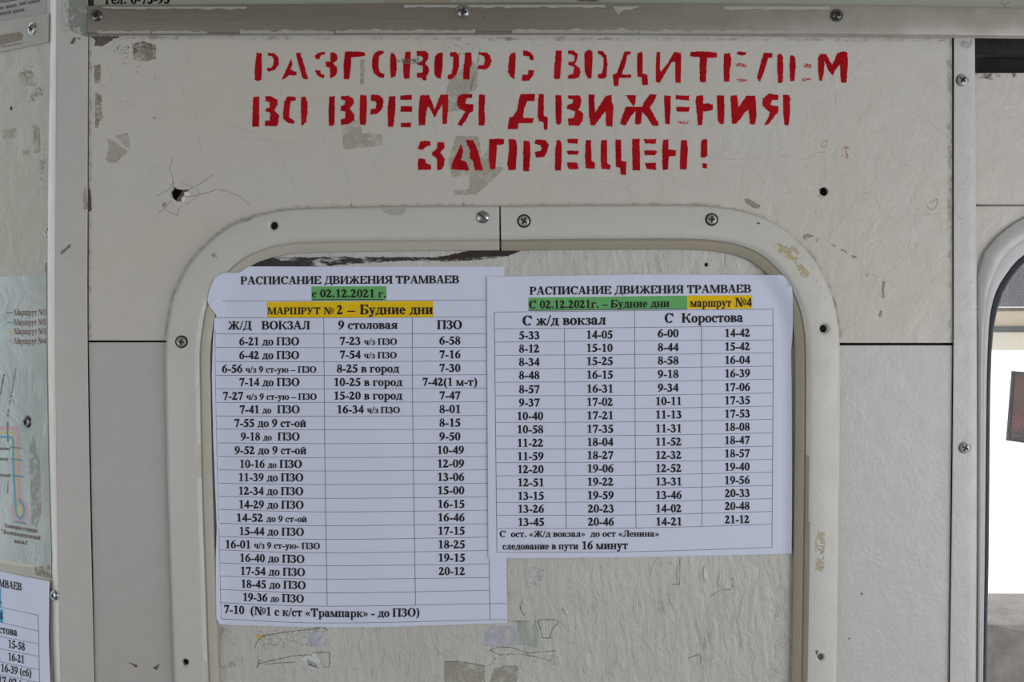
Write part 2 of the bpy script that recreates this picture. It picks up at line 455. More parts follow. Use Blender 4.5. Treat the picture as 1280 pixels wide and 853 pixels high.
# upper board above the metal strip
top_board = plate('panel', [[(110.5, -250), (1600, -250), (1600, 16), (110.5, 14)]], -3, 1.0, M['green_cream'], wall_front, 0.2)
# right of the strip: recess, ledge board, window board
rec = thing('wall_right', W(1300, 1150, 0), kind='structure')
plate('recess_board', [[(1216, 30), (1620, 30), (1620, 110), (1216, 110)]], -40, -36, M['recess_shade'], rec, 0.2)
plate('recess_board', [[(1216, 46), (1620, 46), (1620, 70), (1216, 68)]], -35, -22, flat_mat('recess_shadow_black', (0.018, 0.015, 0.013), 0.9, 0.4, 200, bumpd=0.0002), rec, 1.0)  # strip's shadow put into this dark colour too
plate('panel', [[(1217, 91), (1620, 90), (1620, 256), (1217, 256)]], -10, -1.0, M['wall'], rec, 0.8)

# window opening shape
WO = [(1220, 1250), (1221.5, 853), (1222.5, 600), (1222.5, 420), (1223, 360), (1224, 332), (1238, 306), (1259, 286.5), (1280, 272.5), (1310, 262.5), (1345, 259.5), (1500, 259), (1620, 259)]
WI = [(1226, 1250), (1229, 853), (1231, 700), (1232.7, 540), (1233.6, 470), (1236, 410), (1240, 381), (1247.5, 359), (1259, 341), (1270, 327), (1284, 316), (1310, 304), (1345, 299), (1500, 298), (1620, 298)]
WG = [(1229.5, 1250), (1232.5, 853), (1235.2, 700), (1236.8, 540), (1237.6, 480), (1240, 425), (1245, 391), (1254, 364), (1266, 344), (1280, 328.5), (1305, 314.5), (1345, 309), (1500, 308), (1620, 308)]
wo, wi, wg = catmull(WO, 6), catmull(WI, 6), catmull(WG, 6)
plate('panel', [[(1217, 258)] + [(1620, 258)] + [(1620, 270)] + offset_path(wo, -1)[::-1][8:] + [(1217, 1250)]], -10, -2.0, M['wall'], rec, 0.4)
win = thing('window_1', W(1400, 853, 0), kind='structure')
def band(name, A, B, ha, hb, mat, parent, prof):
    """sweep between two outlines; prof = list of (t across, h mm)"""
    vs_, fs = [], []
    n = min(len(A), len(B)); m_ = len(prof)
    for i in range(n):
        ax, ay = A[int(i * (len(A) - 1) / (n - 1))]; bx, by = B[int(i * (len(B) - 1) / (n - 1))]
        for t, h in prof: vs_.append(W(ax + (bx - ax) * t, ay + (by - ay) * t, h))
    for i in range(n - 1):
        for k in range(m_):
            a = i * m_ + k; b = i * m_ + (k + 1) % m_
            fs.append((a, b, b + m_, a + m_))
    fs.append(tuple(range(m_))[::-1]); fs.append(tuple((n - 1) * m_ + k for k in range(m_)))
    o = mesh_obj(name, vs_, fs, mat, parent); shade_auto(o, 30); return o
# resample outlines at the same parameters so that they match
def resample(P, n):
    Ls = [0]
    for a, b in zip(P, P[1:]): Ls.append(Ls[-1] + math.hypot(b[0] - a[0], b[1] - a[1]))
    out = []; j = 0
    for k in range(n):
        t = Ls[-1] * k / (n - 1)
        while j < len(P) - 2 and Ls[j + 1] < t: j += 1
        f = (t - Ls[j]) / ((Ls[j + 1] - Ls[j]) or 1)
        out.append((P[j][0] + (P[j + 1][0] - P[j][0]) * f, P[j][1] + (P[j + 1][1] - P[j][1]) * f))
    return out
def match(A, B, n=110):
    """points of A and the nearest points of B"""
    RA = resample(A, n); RB = resample(B, 1500)
    return RA, [min(RB, key=lambda q: (q[0] - p[0]) ** 2 + (q[1] - p[1]) ** 2) for p in RA]
mb, ma = match(wi, wo); band('window_frame', ma, mb, 0, 0, M['alu'], win,
     [(0, -4), (0.0, 0.6), (0.10, 1.6), (0.35, 2.4), (0.52, 2.2), (0.58, 1.4), (0.64, 1.5), (0.9, 1.0), (1.0, 0.4), (1.0, -6), (0.5, -6)])
mb, ma = match(wg, wi); band('window_seal', ma, mb, 0, 0, M['rubber'], win, [(-0.1, -6), (-0.05, 0.2), (0.3, 0.4), (0.9, -1.2), (1.1, -3.5), (1.1, -6)])
gm, gnt, gb = new_mat('window_glass'); gb.inputs['Base Color'].default_value = (1, 1, 1, 1)
gb.inputs['Roughness'].default_value = 0.0; gb.inputs['Transmission Weight'].default_value = 1.0; gb.inputs['IOR'].default_value = 1.2
plate('pane', [offset_path(wg, -2.0) + [(1620, 1250)]], -5.5, -3.5, gm, win, 0.05)

# posts and strip
trim_1 = thing('trim_1', W(90, 1150, 0), kind='structure')
PX_R = [(110.2, -250), (110, 45), (109.5, 250), (109.5, 430), (113, 640), (118, 853), (127, 1250)]
PX_L = [(71.5, -250), (70.8, 45), (70, 200), (69.5, 430), (71.5, 640), (76, 853), (85, 1250)]
PX_S = [(61, -250), (60.5, 45), (59, 200), (58.5, 430), (61, 640), (65.5, 853), (74, 1250)]
def ruled(name, A, B, prof, mat, parent):
    a, b = catmull(A, 8), catmull(B, 8)
    return band(name, a, b, 0, 0, mat, parent, prof)
ruled('post_face', PX_R, PX_L, [(0, -5), (0.0, 1.2), (0.03, 1.6), (0.97, 2.4), (1.0, 2.2), (1.0, -5)], M['post'], trim_1)
ruled('post_edge', PX_L, PX_S, [(0.02, -7), (0.02, 2.1), (0.25, 1.2), (0.75, -4), (1.0, -7)], M['sliver'], trim_1)
trim_2 = thing('trim_2', W(1205, 1150, 0), kind='structure')
ruled('post_face', [(1192.3, 46), (1192, 250), (1191.8, 430), (1189.8, 640), (1187, 853), (1182.5, 1250)], [(1218.5, 46), (1220, 250), (1222.5, 430), (1223, 640), (1221.5, 853), (1219, 1250)],
      [(0, -5), (0, 1.4), (0.03, 1.8), (0.6, 2.0), (0.82, 1.8), (0.93, 1.1), (1.0, -0.4), (1.0, -5)], M['wall2'], trim_2)
trim_3 = thing('trim_3', W(640, 45, 0), kind='structure')
ruled('strip_face', [(110, 7), (640, 3.5), (900, 5), (1280, 10.5), (1620, 16)], [(110, 44), (640, 43), (900, 44.5), (1280, 48.5), (1620, 53)],
      [(0, 1.05), (0, 4.0), (0.04, 4.4), (0.5, 4.7), (0.86, 4.4), (0.90, 4.1), (0.93, 4.4), (0.975, 4.4), (1.0, 4.0), (1.0, 0.05), (0.5, 0.05), (0.5, 1.05)], M['strip'], trim_3)

# left wall, receding from the corner post
wall_left = thing('wall_left', L(0, 1150, 0), kind='structure')
def lslab(name, pts, h0, h1, mat, parent):
    vs_ = [L(x, y, h1) for x, y in pts] + [L(x, y, h1) - LN * (h1 - h0) * MM for x, y in pts]
    n = len(pts); tr = tessellate_polygon([[Vector((x, y, 0)) for x, y in pts]])
    fs = []
    for t in tr:
        fs.append(t); fs.append(tuple(n + i for i in t[::-1]))
    for i in range(n): fs.append((i, (i + 1) % n, n + (i + 1) % n, n + i))
    o = mesh_obj(name, vs_, fs, mat, parent)
    bm = bmesh.new(); bm.from_mesh(o.data); bmesh.ops.recalc_face_normals(bm, faces=bm.faces); bm.to_mesh(o.data); bm.free()
    return o
lslab('panel', [(-420, -420), (64, -420), (64, 1400), (-420, 1400)], -6, 0, M['leftwall'], wall_left)

# the saloon behind the camera, unseen, closed in to limit the daylight
room = flat_mat('saloon_lining', (0.36, 0.33, 0.29), 0.6, 0.1, 5)
ceil = tag(box('ceiling', -1.25, 1.25, -6.0, -0.02, 0.55, 0.60, flat_mat('ceiling_lining', (0.34, 0.30, 0.24), 0.6, 0.1, 5)), kind='structure')
flo = tag(box('floor', -1.25, 1.25, -6.0, -0.02, -1.56, -1.50, flat_mat('floor_covering', (0.12, 0.12, 0.12), 0.7, 0.3, 30)), kind='structure')
sideL = thing('wall_back_left', (-1.25, -1.5, -1.5), kind='structure')
sideR = thing('wall_back_right', (1.25, -1.5, -1.5), kind='structure')
for s_, par in ((-1, sideL), (1, sideR)):
    xs = sorted((s_ * 1.25, s_ * 1.29))
    box('lower_lining', *xs, -6.0, -0.02, -1.5, -0.65, room, par)
    box('upper_lining', *xs, -6.0, -0.02, 0.2, 0.55, room, par)
    for y in (-6.0, -4.5, -3.1, -1.75, -0.32): box('pillar', *xs, y, y + (0.3 if y == -0.32 else 0.12), -0.65, 0.2, room, par)

tag(box('wall_rear', -1.25, 1.25, -6.04, -6.0, -1.5, 0.55, room), kind='structure')

# ================================================================== HATCH FRAME (two halves) AND BOARD
FPROF = [(0, 0.05), (0.3, 2.2), (1.1, 3.3), (2.4, 4.3), (3.6, 4.65), (33, 4.7), (36.0, 4.6), (38, 4.2), (42.3, 2.4), (43.2, 1.5), (44.0, 1.5), (44.8, 2.2), (46.5, 2.2), (53.5, 0.6), (55.6, 0.0), (56.2, -0.6)]
def fheight(off):
    for (a, ha), (b, hb) in zip(FPROF, FPROF[1:]):
        if a <= off <= b: return ha + (hb - ha) * (off - a) / (b - a)
    return -0.6
def frame_half(P, name, label, holes, lipmat):
    prof = FPROF + [(56.4, -2.9), (50, -2.9), (50, 0.05)]
    t = thing(name, W(P[len(P) // 2][0], P[len(P) // 2][1]), label, 'molding')
    vs_, fs = [], []; m_ = len(prof)
    offs = [offset_path(P, o) for o, _ in prof]
    for i in range(len(P)):
        for j, (o, h) in enumerate(prof):
            x, y = offs[j][i]
            vs_.append(W(x, y, h))
    for i in range(len(P) - 1):
        for k in range(m_):
            a = i * m_ + k; b = i * m_ + (k + 1) % m_
            fs.append((a, a + m_, b + m_, b))
    fs.append(tuple(range(m_))); fs.append(tuple((len(P) - 1) * m_ + k for k in range(m_))[::-1])
    o = mesh_obj('rail', vs_, fs, M['frame'], t)
    bm = bmesh.new(); bm.from_mesh(o.data); bmesh.ops.recalc_face_normals(bm, faces=bm.faces); bm.to_mesh(o.data); bm.free()
    cs = []
    for hx, hy, r, depth in holes:
        c = lathe('c', [(r * S * 0.62, -0.004 if depth > 3 else 4.7 * MM - depth * MM), (r * S * 0.62, 0.0032 if depth > 3 else 0.0040), (r * S, 0.0049), (r * S, 0.008)], M['dark'], 20)
        c.location = W(hx, hy, 4.7); c.location.y = 0; cs.append(c)
    boolean_cut(o, cs)
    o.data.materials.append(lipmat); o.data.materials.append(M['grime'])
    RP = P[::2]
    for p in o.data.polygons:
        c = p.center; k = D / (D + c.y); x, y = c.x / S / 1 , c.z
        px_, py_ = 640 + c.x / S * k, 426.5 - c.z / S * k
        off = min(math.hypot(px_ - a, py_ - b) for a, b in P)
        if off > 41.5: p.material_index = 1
    shade_auto(o, 28)
    return t
hf_l = frame_half(PL, 'frame_molding', 'left half of the cream painted rounded hatch molding, with slotted screw at top', [(342, 282, 8, 4), (231, 829, 6.5, 4)], M['lip'])
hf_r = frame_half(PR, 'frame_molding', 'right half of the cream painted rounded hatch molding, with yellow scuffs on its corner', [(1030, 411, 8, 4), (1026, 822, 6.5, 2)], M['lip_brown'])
for hx, hy in ((342, 282), (231, 829)):
    poly_mesh('hole_lining', [circ(hx, hy, 5.5, 16)], 0.1, M['dark'], hf_l)
poly_mesh('hole_lining', [circ(1030, 411, 5.5, 16)], 0.1, M['dark'], hf_r)
poly_mesh('hole_lining', [circ(1026, 822, 4.6, 16)], 2.75, flat_mat('brown_putty', (0.11, 0.085, 0.075), 0.7), hf_r)
put_screw(603.5, 271.5, 4.6, 8, 'slot', 'steel', hf_l, 38)
put_screw(227, 427.5, 4.6, 8, 'ring', 'painted_steel', hf_l, 12)
put_screw(655, 276.5, 4.6, 8.6, 'ring', 'painted_steel', hf_r, 35)
put_screw(889.5, 274.5, 4.6, 8.2, 'ring', 'painted_steel', hf_r, 5)

board_t = thing('hatch_board', W(630, 1150, -3), 'weathered grey painted plywood board closing the rounded hatch behind the timetables', 'board')
bo = offset_path(PL, 27.5) + offset_path(PR, 27.5)
bo = [p for p in bo]
plate('board', [bo, circ(883, 331, 2.6, 10)], -6.8, -3, M['board'], board_t, 0.1)
box('hole_backing', W(876, 0).x, W(890, 0).x, 0.0068, 0.0072, W(0, 338).z, W(0, 324).z, flat_mat('rusty_hole', (0.06, 0.02, 0.012), 0.8), board_t)

# ================================================================== SERIF TYPE, drawn stroke by stroke
def g_rect(x0, y0, x1, y1): return [(x0, y0), (x1, y0), (x1, y1), (x0, y1)]
def g_stroke(P, n=5):
    Q = catmull(P, n); Lp, Rp = [], []
    for i, p in enumerate(Q):
        a = Q[max(i - 1, 0)]; b = Q[min(i + 1, len(Q) - 1)]
        dx, dy = b[0] - a[0], b[1] - a[1]; l = math.hypot(dx, dy) or 1
        w = p[2] / 2
        Lp.append((p[0] - dy / l * w, p[1] + dx / l * w)); Rp.append((p[0] + dy / l * w, p[1] - dx / l * w))
    out = []
    for i in range(len(Lp) - 1): out.append([Lp[i], Lp[i + 1], Rp[i + 1], Rp[i]])
    return out
def g_ball(x, y, r, n=12): return [(x + r * math.cos(2 * math.pi * k / n), y + r * math.sin(2 * math.pi * k / n)) for k in range(n)]
def g_ring(cx, cy, rx, ry, tx, ty, a0=0, a1=360, n=24):
    out = []; N = max(4, int(n * abs(a1 - a0) / 360)); 
    def pt(a, k): 
        c, s_ = math.cos(a), math.sin(a)
        return (cx + (rx - k * tx) * c, cy + (ry - k * ty) * s_)
    for i in range(N):
        a, b = math.radians(a0 + (a1 - a0) * i / N), math.radians(a0 + (a1 - a0) * (i + 1) / N)
        out.append([pt(a, 0), pt(b, 0), pt(b, 1), pt(a, 1)])
    return out
def g_diag(x0, y0, x1, y1, w): return [(x0 - w / 2, y0), (x0 + w / 2, y0), (x1 + w / 2, y1), (x1 - w / 2, y1)]
def make_form(ch, H, s, k, t=44):
    """capital-form letter of height H, stem s, horizontal scale k"""
    P = []; sv = 30; e = 55 * (0.75 + 0.25 * k) if k < 1 else 58
    def V(x, y0=0, y1=H, w=s, top=True, bot=True):
        P.append(g_rect(x - w / 2, y0, x + w / 2, y1))
        if bot: P.append(g_rect(x - w / 2 - e, y0, x + w / 2 + e, y0 + sv)); P.append([(x - w / 2 - e * .5, y0 + sv), (x + w / 2 + e * .5, y0 + sv), (x + w / 2, y0 + sv + 28), (x - w / 2, y0 + sv + 28)])
        if top: P.append(g_rect(x - w / 2 - e, y1 - sv, x + w / 2 + e, y1)); P.append([(x - w / 2 - e * .5, y1 - sv), (x + w / 2 + e * .5, y1 - sv), (x + w / 2, y1 - sv - 28), (x - w / 2, y1 - sv - 28)])
    x0 = 20 + e + s / 2
    def tipv(x, y, d, up):   # triangular tip of an arm
        P.append([(x, y), (x + 30 * d, y), (x + 42 * d, y + up), (x + 18 * d, y + up)])
    if ch == 'А':
        w = 700 * k; P.append(g_diag(0.12 * w, 20, 0.48 * w, H + 10, 42)); P.append(g_diag(0.80 * w, 15, 0.50 * w, H + 14, s * 1.02))
        P.append(g_rect(0.22 * w, H * .30, 0.62 * w, H * .30 + t)); P.append(g_rect(0, 0, .28 * w, sv)); P.append(g_rect(.60 * w, 0, w + 5, sv)); return P, w + 15
    if ch in 'БВРЯЬЫЪ':
        w = {'Б': 620, 'В': 650, 'Р': 610, 'Я': 700, 'Ь': 600, 'Ы': 860, 'Ъ': 700}[ch] * k
        if ch == 'Я':
            V(w - x0)
            xc = w - x0 - s / 2; P.append(g_rect(0.42 * w, H - t, xc, H)); P.append(g_rect(0.38 * w, H * .44, xc, H * .44 + t))
            P.extend(g_ring(0.46 * w, H * .72, 0.36 * w, H * .28, s * .95, t, 90, 270)); P.append(g_diag(0.16 * w, 10, 0.50 * w, H * .47, s * .95)); P.append(g_rect(-10, 0, .25 * w, sv)); return P, w + 15
        V(x0); xs = x0 + s / 2 - 5; we = w * (.62 if ch == 'Ы' else 1)
        if ch in 'ВР':
            P.append(g_rect(xs, H - t, .55 * w, H)); yb = H * .5 if ch == 'В' else H * .42
            P.append(g_rect(xs, yb, .55 * w, yb + t)); P.extend(g_ring(.52 * w, (H + yb) / 2, .40 * w * (0.93 if ch == 'В' else 1.08), (H - yb) / 2, s * .95, t, -90, 90))
        if ch in 'ВБЬЫ':
            yt = H * .54 if ch != 'Ь' else H * .56
            P.append(g_rect(xs, 0, .55 * we, t)); P.append(g_rect(xs, yt - t, .55 * we, yt)); P.extend(g_ring(.53 * we, yt / 2, .45 * we, yt / 2, s, t, -90, 90))
        if ch == 'Б':
            P.append(g_rect(xs, H - t, .93 * w, H)); P.append([(.93 * w, H), (.93 * w + 12, H * .74), (.93 * w - 18, H * .74), (.70 * w, H - t)])
        if ch == 'Ы': V(w - x0 + 20)
        return P, w + 10
    if ch == 'Г' or ch == 'Т' or ch == 'Е':
        w = {'Г': 600, 'Т': 660, 'Е': 650}[ch] * k
        if ch == 'Т':
            V(w / 2, top=False); P.append(g_rect(.04 * w, H - t, .96 * w, H))
            P.append([(.03 * w, H), (.30 * w, H - t), (.08 * w, H * .72), (.02 * w, H * .72)]); P.append([(.97 * w, H), (.70 * w, H - t), (.92 * w, H * .72), (.98 * w, H * .72)]); return P, w + 10
        V(x0); P.append(g_rect(x0, H - t, .93 * w, H)); P.append([(.93 * w, H), (.97 * w, H * .72), (.91 * w, H * .72), (.62 * w, H - t)])
        if ch == 'Е':
            P.append(g_rect(x0, 0, .95 * w, t)); P.append([(.95 * w, 0), (1.0 * w, H * .27), (.94 * w, H * .27), (.64 * w, t)])
            P.append(g_rect(x0, H * .49, .68 * w, H * .49 + t)); P.append(g_rect(.66 * w, H * .36, .70 * w, H * .66))
        return P, w + 15
    if ch == 'Д' or ch == 'Л':
        w = {'Д': 720, 'Л': 700}[ch] * k
        V(w - x0, bot=(ch == 'Л')); P.append(g_rect(.26 * w, H - t, w - x0, H))
        if ch == 'Д':
            P.extend(g_stroke([(.36 * w, H - 10, 46), (.33 * w, H * .5, 48), (.17 * w, 20, 50)])); P.append(g_rect(.03 * w, 0, .98 * w, t))
            P.append([(.02 * w, t), (.18 * w, t), (.07 * w, -H * .2), (.02 * w, -H * .2)]); P.append([(.99 * w, t), (.80 * w, t), (.94 * w, -H * .2), (.99 * w, -H * .2)])
        else:
            P.extend(g_stroke([(.38 * w, H - 10, 46), (.35 * w, H * .45, 55), (.27 * w, 70, 70), (.13 * w, 35, 60)])); P.append(g_ball(.11 * w, 62, 62 if k > .9 else 52))
        return P, w + 10
    if ch in 'Ж':
        w = 980 * k; c = w / 2; V(c)
        for d in (-1, 1):
            P.extend(g_stroke([(c + d * s * .4, H * .5, 40), (c + d * .19 * w, H * .60, 45), (c + d * .31 * w, H * .88, 40)])); P.append(g_ball(c + d * .36 * w, H * .88, 62 if k > .9 else 50))
            P.append(g_diag(c + d * .38 * w, 10, c + d * .13 * w, H * .56, s * .9)); P.append(g_rect(c + d * .38 * w - .11 * w, 0, c + d * .38 * w + .11 * w, sv))
        return P, w
    if ch in 'К':
        w = 740 * k; V(x0)
        P.extend(g_stroke([(x0 + s * .4, H * .48, 42), (.56 * w, H * .60, 46), (.74 * w, H * .90, 42)])); P.append(g_ball(.83 * w, H * .88, 62 if k > .9 else 50))
        P.append(g_diag(.84 * w, 10, .50 * w, H * .56, s * .95)); P.append(g_rect(.68 * w, 0, w, sv)); return P, w + 5
    if ch in 'ИЙНПШЦЩ' or ch == 'Ч':
        w = {'И': 770, 'Й': 770, 'Н': 770, 'П': 770, 'Ш': 1120, 'Щ': 1130, 'Ц': 780, 'Ч': 720}[ch] * k
        if ch == 'Ч':
            V(w - x0); V(x0, H * .45, H, bot=False); P.extend(g_stroke([(x0, H * .52, s), (x0 + s * .5, H * .40, s * .6), (w - x0, H * .43, 40)])); return P, w + 5
        b = ch not in 'ЦЩ'
        V(x0); V(w - x0)
        if ch in 'ИЙ': P.append(g_diag(x0 + s * .42, H * .12, w - x0 - s * .42, H * .88, 52))
        if ch == 'Й': P.extend(g_stroke([(w / 2 - 95, H + 150, 46), (w / 2, H + 75, 50), (w / 2 + 95, H + 150, 46)]))
        if ch == 'Н': P.append(g_rect(x0, H * .47, w - x0, H * .47 + t))
        if ch == 'П': P.append(g_rect(x0, H - t, w - x0, H))
        if ch in 'ШЩЦ': P.append(g_rect(x0, 0, w - x0, t))
        if ch in 'ШЩ': V(w / 2)
        if ch in 'ЩЦ': P.append([(w - 60, 0), (w, 0), (w, -H * .2), (w - 28, -H * .2)])
        return P, w + 5
    if ch == 'М':
        w = 930 * k; V(w - x0); V(.12 * w, w=46); P.append(g_diag(.49 * w, 0, .19 * w, H, s * .9)); P.append(g_diag(.49 * w, 0, .80 * w, H, 50)); P.append(g_rect(.02 * w, H - sv, .24 * w, H)); return P, w + 5
    if ch in 'ОСЮ':
        w = {'О': 760, 'С': 690, 'Ю': 1050}[ch] * k
        if ch == 'О': return g_ring(w / 2, H / 2, w * .46, H * .52, s * 1.08, t * .9), w
        if ch == 'С':
            P.extend(g_ring(w * .52, H / 2, w * .47, H * .52, s * 1.08, t, 42, 318)); P.append([(w * .90, H * 1.02), (w * .95, H * .66), (w * .89, H * .66), (w * .78, H * .9), (w * .84, H * .98)]); return P, w
        V(x0); P.append(g_rect(x0, H * .47, .5 * w, H * .47 + t)); P.extend(g_ring(.68 * w, H / 2, .30 * w, H * .52, s, t * .9)); return P, w
    if ch == 'З':
        w = 540 * k; q = H / 676
        P.extend(g_stroke([(.12 * w, H * .80, 40), (.26 * w, H * .94, 56 * q), (.50 * w, H * .96, 60 * q), (.74 * w, H * .78, s), (.60 * w, H * .57, 60 * q), (.36 * w, H * .52, 38)]))
        P.extend(g_stroke([(.36 * w, H * .53, 38), (.66 * w, H * .48, 70 * q), (.80 * w, H * .28, s * 1.05), (.62 * w, H * .07, 80 * q), (.38 * w, H * .01, 50 * q), (.14 * w, H * .12, 50 * q)])); P.append(g_ball(.14 * w, H * .17, 50 * q)); P.append(g_ball(.14 * w, H * .80, 44 * q)); return P, w
    if ch == 'У':
        w = 700 * k; P.append(g_diag(.46 * w, H * .30, .20 * w, H, s)); P.extend(g_stroke([(.78 * w, H - 10, 46), (.52 * w, H * .30, 50), (.38 * w, H * .06, 60), (.24 * w, H * .02, 60)])); P.append(g_ball(.20 * w, H * .07, 58))
        P.append(g_rect(0, H - sv, .38 * w, H)); P.append(g_rect(.64 * w, H - sv, .96 * w, H)); return P, w
    return None
def six():
    return g_ring(252, 222, 215, 232, 128, 36) + g_stroke([(455, 684, 22), (300, 620, 66), (165, 480, 110), (100, 300, 128), (102, 200, 125)])
GL = {}
def glyph(c):
    if c in GL: return GL[c]
    r = None
    if c == ' ': r = ([], 260)
    elif c == '0': r = (g_ring(250, 338, 222, 348, 132, 38), 500)
    elif c == '1': r = ([g_rect(195, 0, 325, 676), g_rect(90, 0, 430, 28), [(70, 575), (70, 600), (300, 690), (325, 690), (325, 600), (200, 560)]], 500)
    elif c == '2': r = (g_stroke([(50, 480, 36), (90, 590, 70), (215, 635, 100), (330, 520, 140), (285, 380, 120), (170, 210, 80), (50, 60, 60)]) + [[(20, 0), (425, 0), (478, 190), (445, 190), (400, 125), (110, 125), (20, 30)]], 500)
    elif c == '3': r = (g_stroke([(60, 520, 38), (110, 610, 66), (225, 630, 90), (325, 530, 128), (270, 400, 76), (150, 345, 36)]) + g_stroke([(160, 365, 34), (310, 330, 90), (372, 205, 140), (310, 60, 100), (180, 15, 56), (70, 50, 80)]) + [g_ball(75, 75, 58)], 500)
    elif c == '4': r = ([g_rect(285, 0, 410, 676), g_rect(25, 145, 475, 255), [(25, 175), (90, 190), (330, 560), (400, 676), (330, 676)]], 500)
    elif c == '5': r = ([[(135, 676), (440, 676), (415, 560), (125, 560)], [(105, 560), (160, 600), (110, 400), (62, 360)]] + g_stroke([(75, 385, 46), (230, 395, 110), (370, 270, 150), (350, 110, 130), (215, 20, 66), (90, 30, 66)]) + [g_ball(80, 62, 56)], 500)
    elif c == '6': r = (six(), 500)
    elif c == '9': r = ([[(500 - x, 676 - y) for x, y in p] for p in six()], 500)
    elif c == '7': r = ([[(70, 676), (475, 676), (475, 640), (255, -10), (150, -10), (345, 560), (130, 560), (60, 480), (28, 488)]], 500)
    elif c == '8': r = (g_ring(250, 512, 178, 172, 92, 34) + g_ring(250, 182, 218, 194, 118, 34) + [[(110, 470), (220, 420), (400, 240), (330, 190), (130, 400)]], 500)
    elif c == '-': r = ([g_rect(40, 165, 292, 262)], 333)
    elif c == '–': r = ([g_rect(0, 185, 500, 245)], 500)
    elif c == '.': r = ([g_ball(125, 68, 76)], 250)
    elif c == ',': r = ([g_ball(125, 68, 70)], 250)
    elif c == ':': r = ([g_ball(150, 68, 76), g_ball(150, 390, 76)], 333)
    elif c == '/': r = ([g_diag(20, -20, 255, 690, 52)], 278)
    elif c == '(': r = (g_stroke([(290, 690, 20), (150, 540, 95), (105, 270, 130), (150, 0, 95), (290, -165, 20)]), 333)
    elif c == ')': r = (g_stroke([(43, 690, 20), (183, 540, 95), (228, 270, 130), (183, 0, 95), (43, -165, 20)]), 333)
    elif c in '«»':
        P = []
        for d in (0, 190):
            p = [[(30 + d, 230), (210 + d, 410), (230 + d, 390), (120 + d, 230)], [(30 + d, 230), (120 + d, 230), (230 + d, 70), (210 + d, 50)]]
            P += p
        if c == '»': P = [[(480 - x, y) for x, y in q] for q in P]
        r = (P, 490)
    elif c == '"': r = ([g_rect(80, 440, 160, 680), g_rect(240, 440, 320, 680)], 400)
    elif c == '№':
        P, w = [], 0
        P.append(g_rect(120, 0, 165, 676)); P.append(g_rect(20, 0, 260, 28)); P.append(g_rect(20, 648, 250, 676)); P.append(g_diag(600, -10, 200, 676, 170)); P.append(g_rect(560, 0, 605, 676)); P.append(g_rect(470, 648, 700, 676))
        P += g_ring(850, 400, 160, 185, 70, 28); P.append(g_rect(710, 120, 990, 160)); r = (P, 1030)
    else:
        U = c.upper(); lower = c != U
        H, s, k = (470, 122, 0.735) if lower else (676, 152, 1.0)
        if lower and c in 'аебуруд' :
            if c == 'а': r = (g_ring(190, 125, 158, 135, 118, 34, 60, 330) + g_stroke([(60, 350, 60), (150, 440, 66), (270, 440, 80), (335, 340, 122), (335, 90, 120), (400, 20, 50), (460, 40, 30)]) + [g_ball(95, 355, 60)], 500)
            if c == 'е': r = (g_ring(225, 230, 200, 245, 125, 34, 0, 325) + [g_rect(90, 245, 425, 280)], 444)
            if c == 'б': r = (g_ring(250, 215, 222, 230, 128, 36) + g_stroke([(80, 240, 90), (90, 430, 80), (180, 560, 70), (330, 600, 60), (420, 680, 26)]), 500)
            if c == 'у': r = ([g_diag(265, 60, 115, 470, 128), g_rect(0, 442, 235, 470), g_rect(305, 442, 480, 470)] + g_stroke([(405, 460, 44), (290, 90, 48), (215, -120, 60), (110, -160, 50)]) + [g_ball(90, -125, 60)], 490)
            if c == 'р': r = ([g_rect(85, -205, 205, 440), g_rect(15, -205, 275, -178), g_rect(15, 430, 205, 458)] + g_ring(300, 228, 225, 245, 122, 36, -140, 140), 556)
            if c == 'д':
                r = make_form('Д', H, s, k)
        elif lower and c == 'о': r = (g_ring(245, 230, 222, 243, 125, 34), 492)
        elif lower and c == 'с': r = (g_ring(235, 230, 205, 243, 125, 34, 40, 320) + [g_ball(360, 350, 60)], 440)
        else:
            f = make_form(U, H, s, k); r = f if f else ([], 400)
    r = ([embolden(p, BOLD) for p in r[0]], r[1]); GL[c] = r; return r

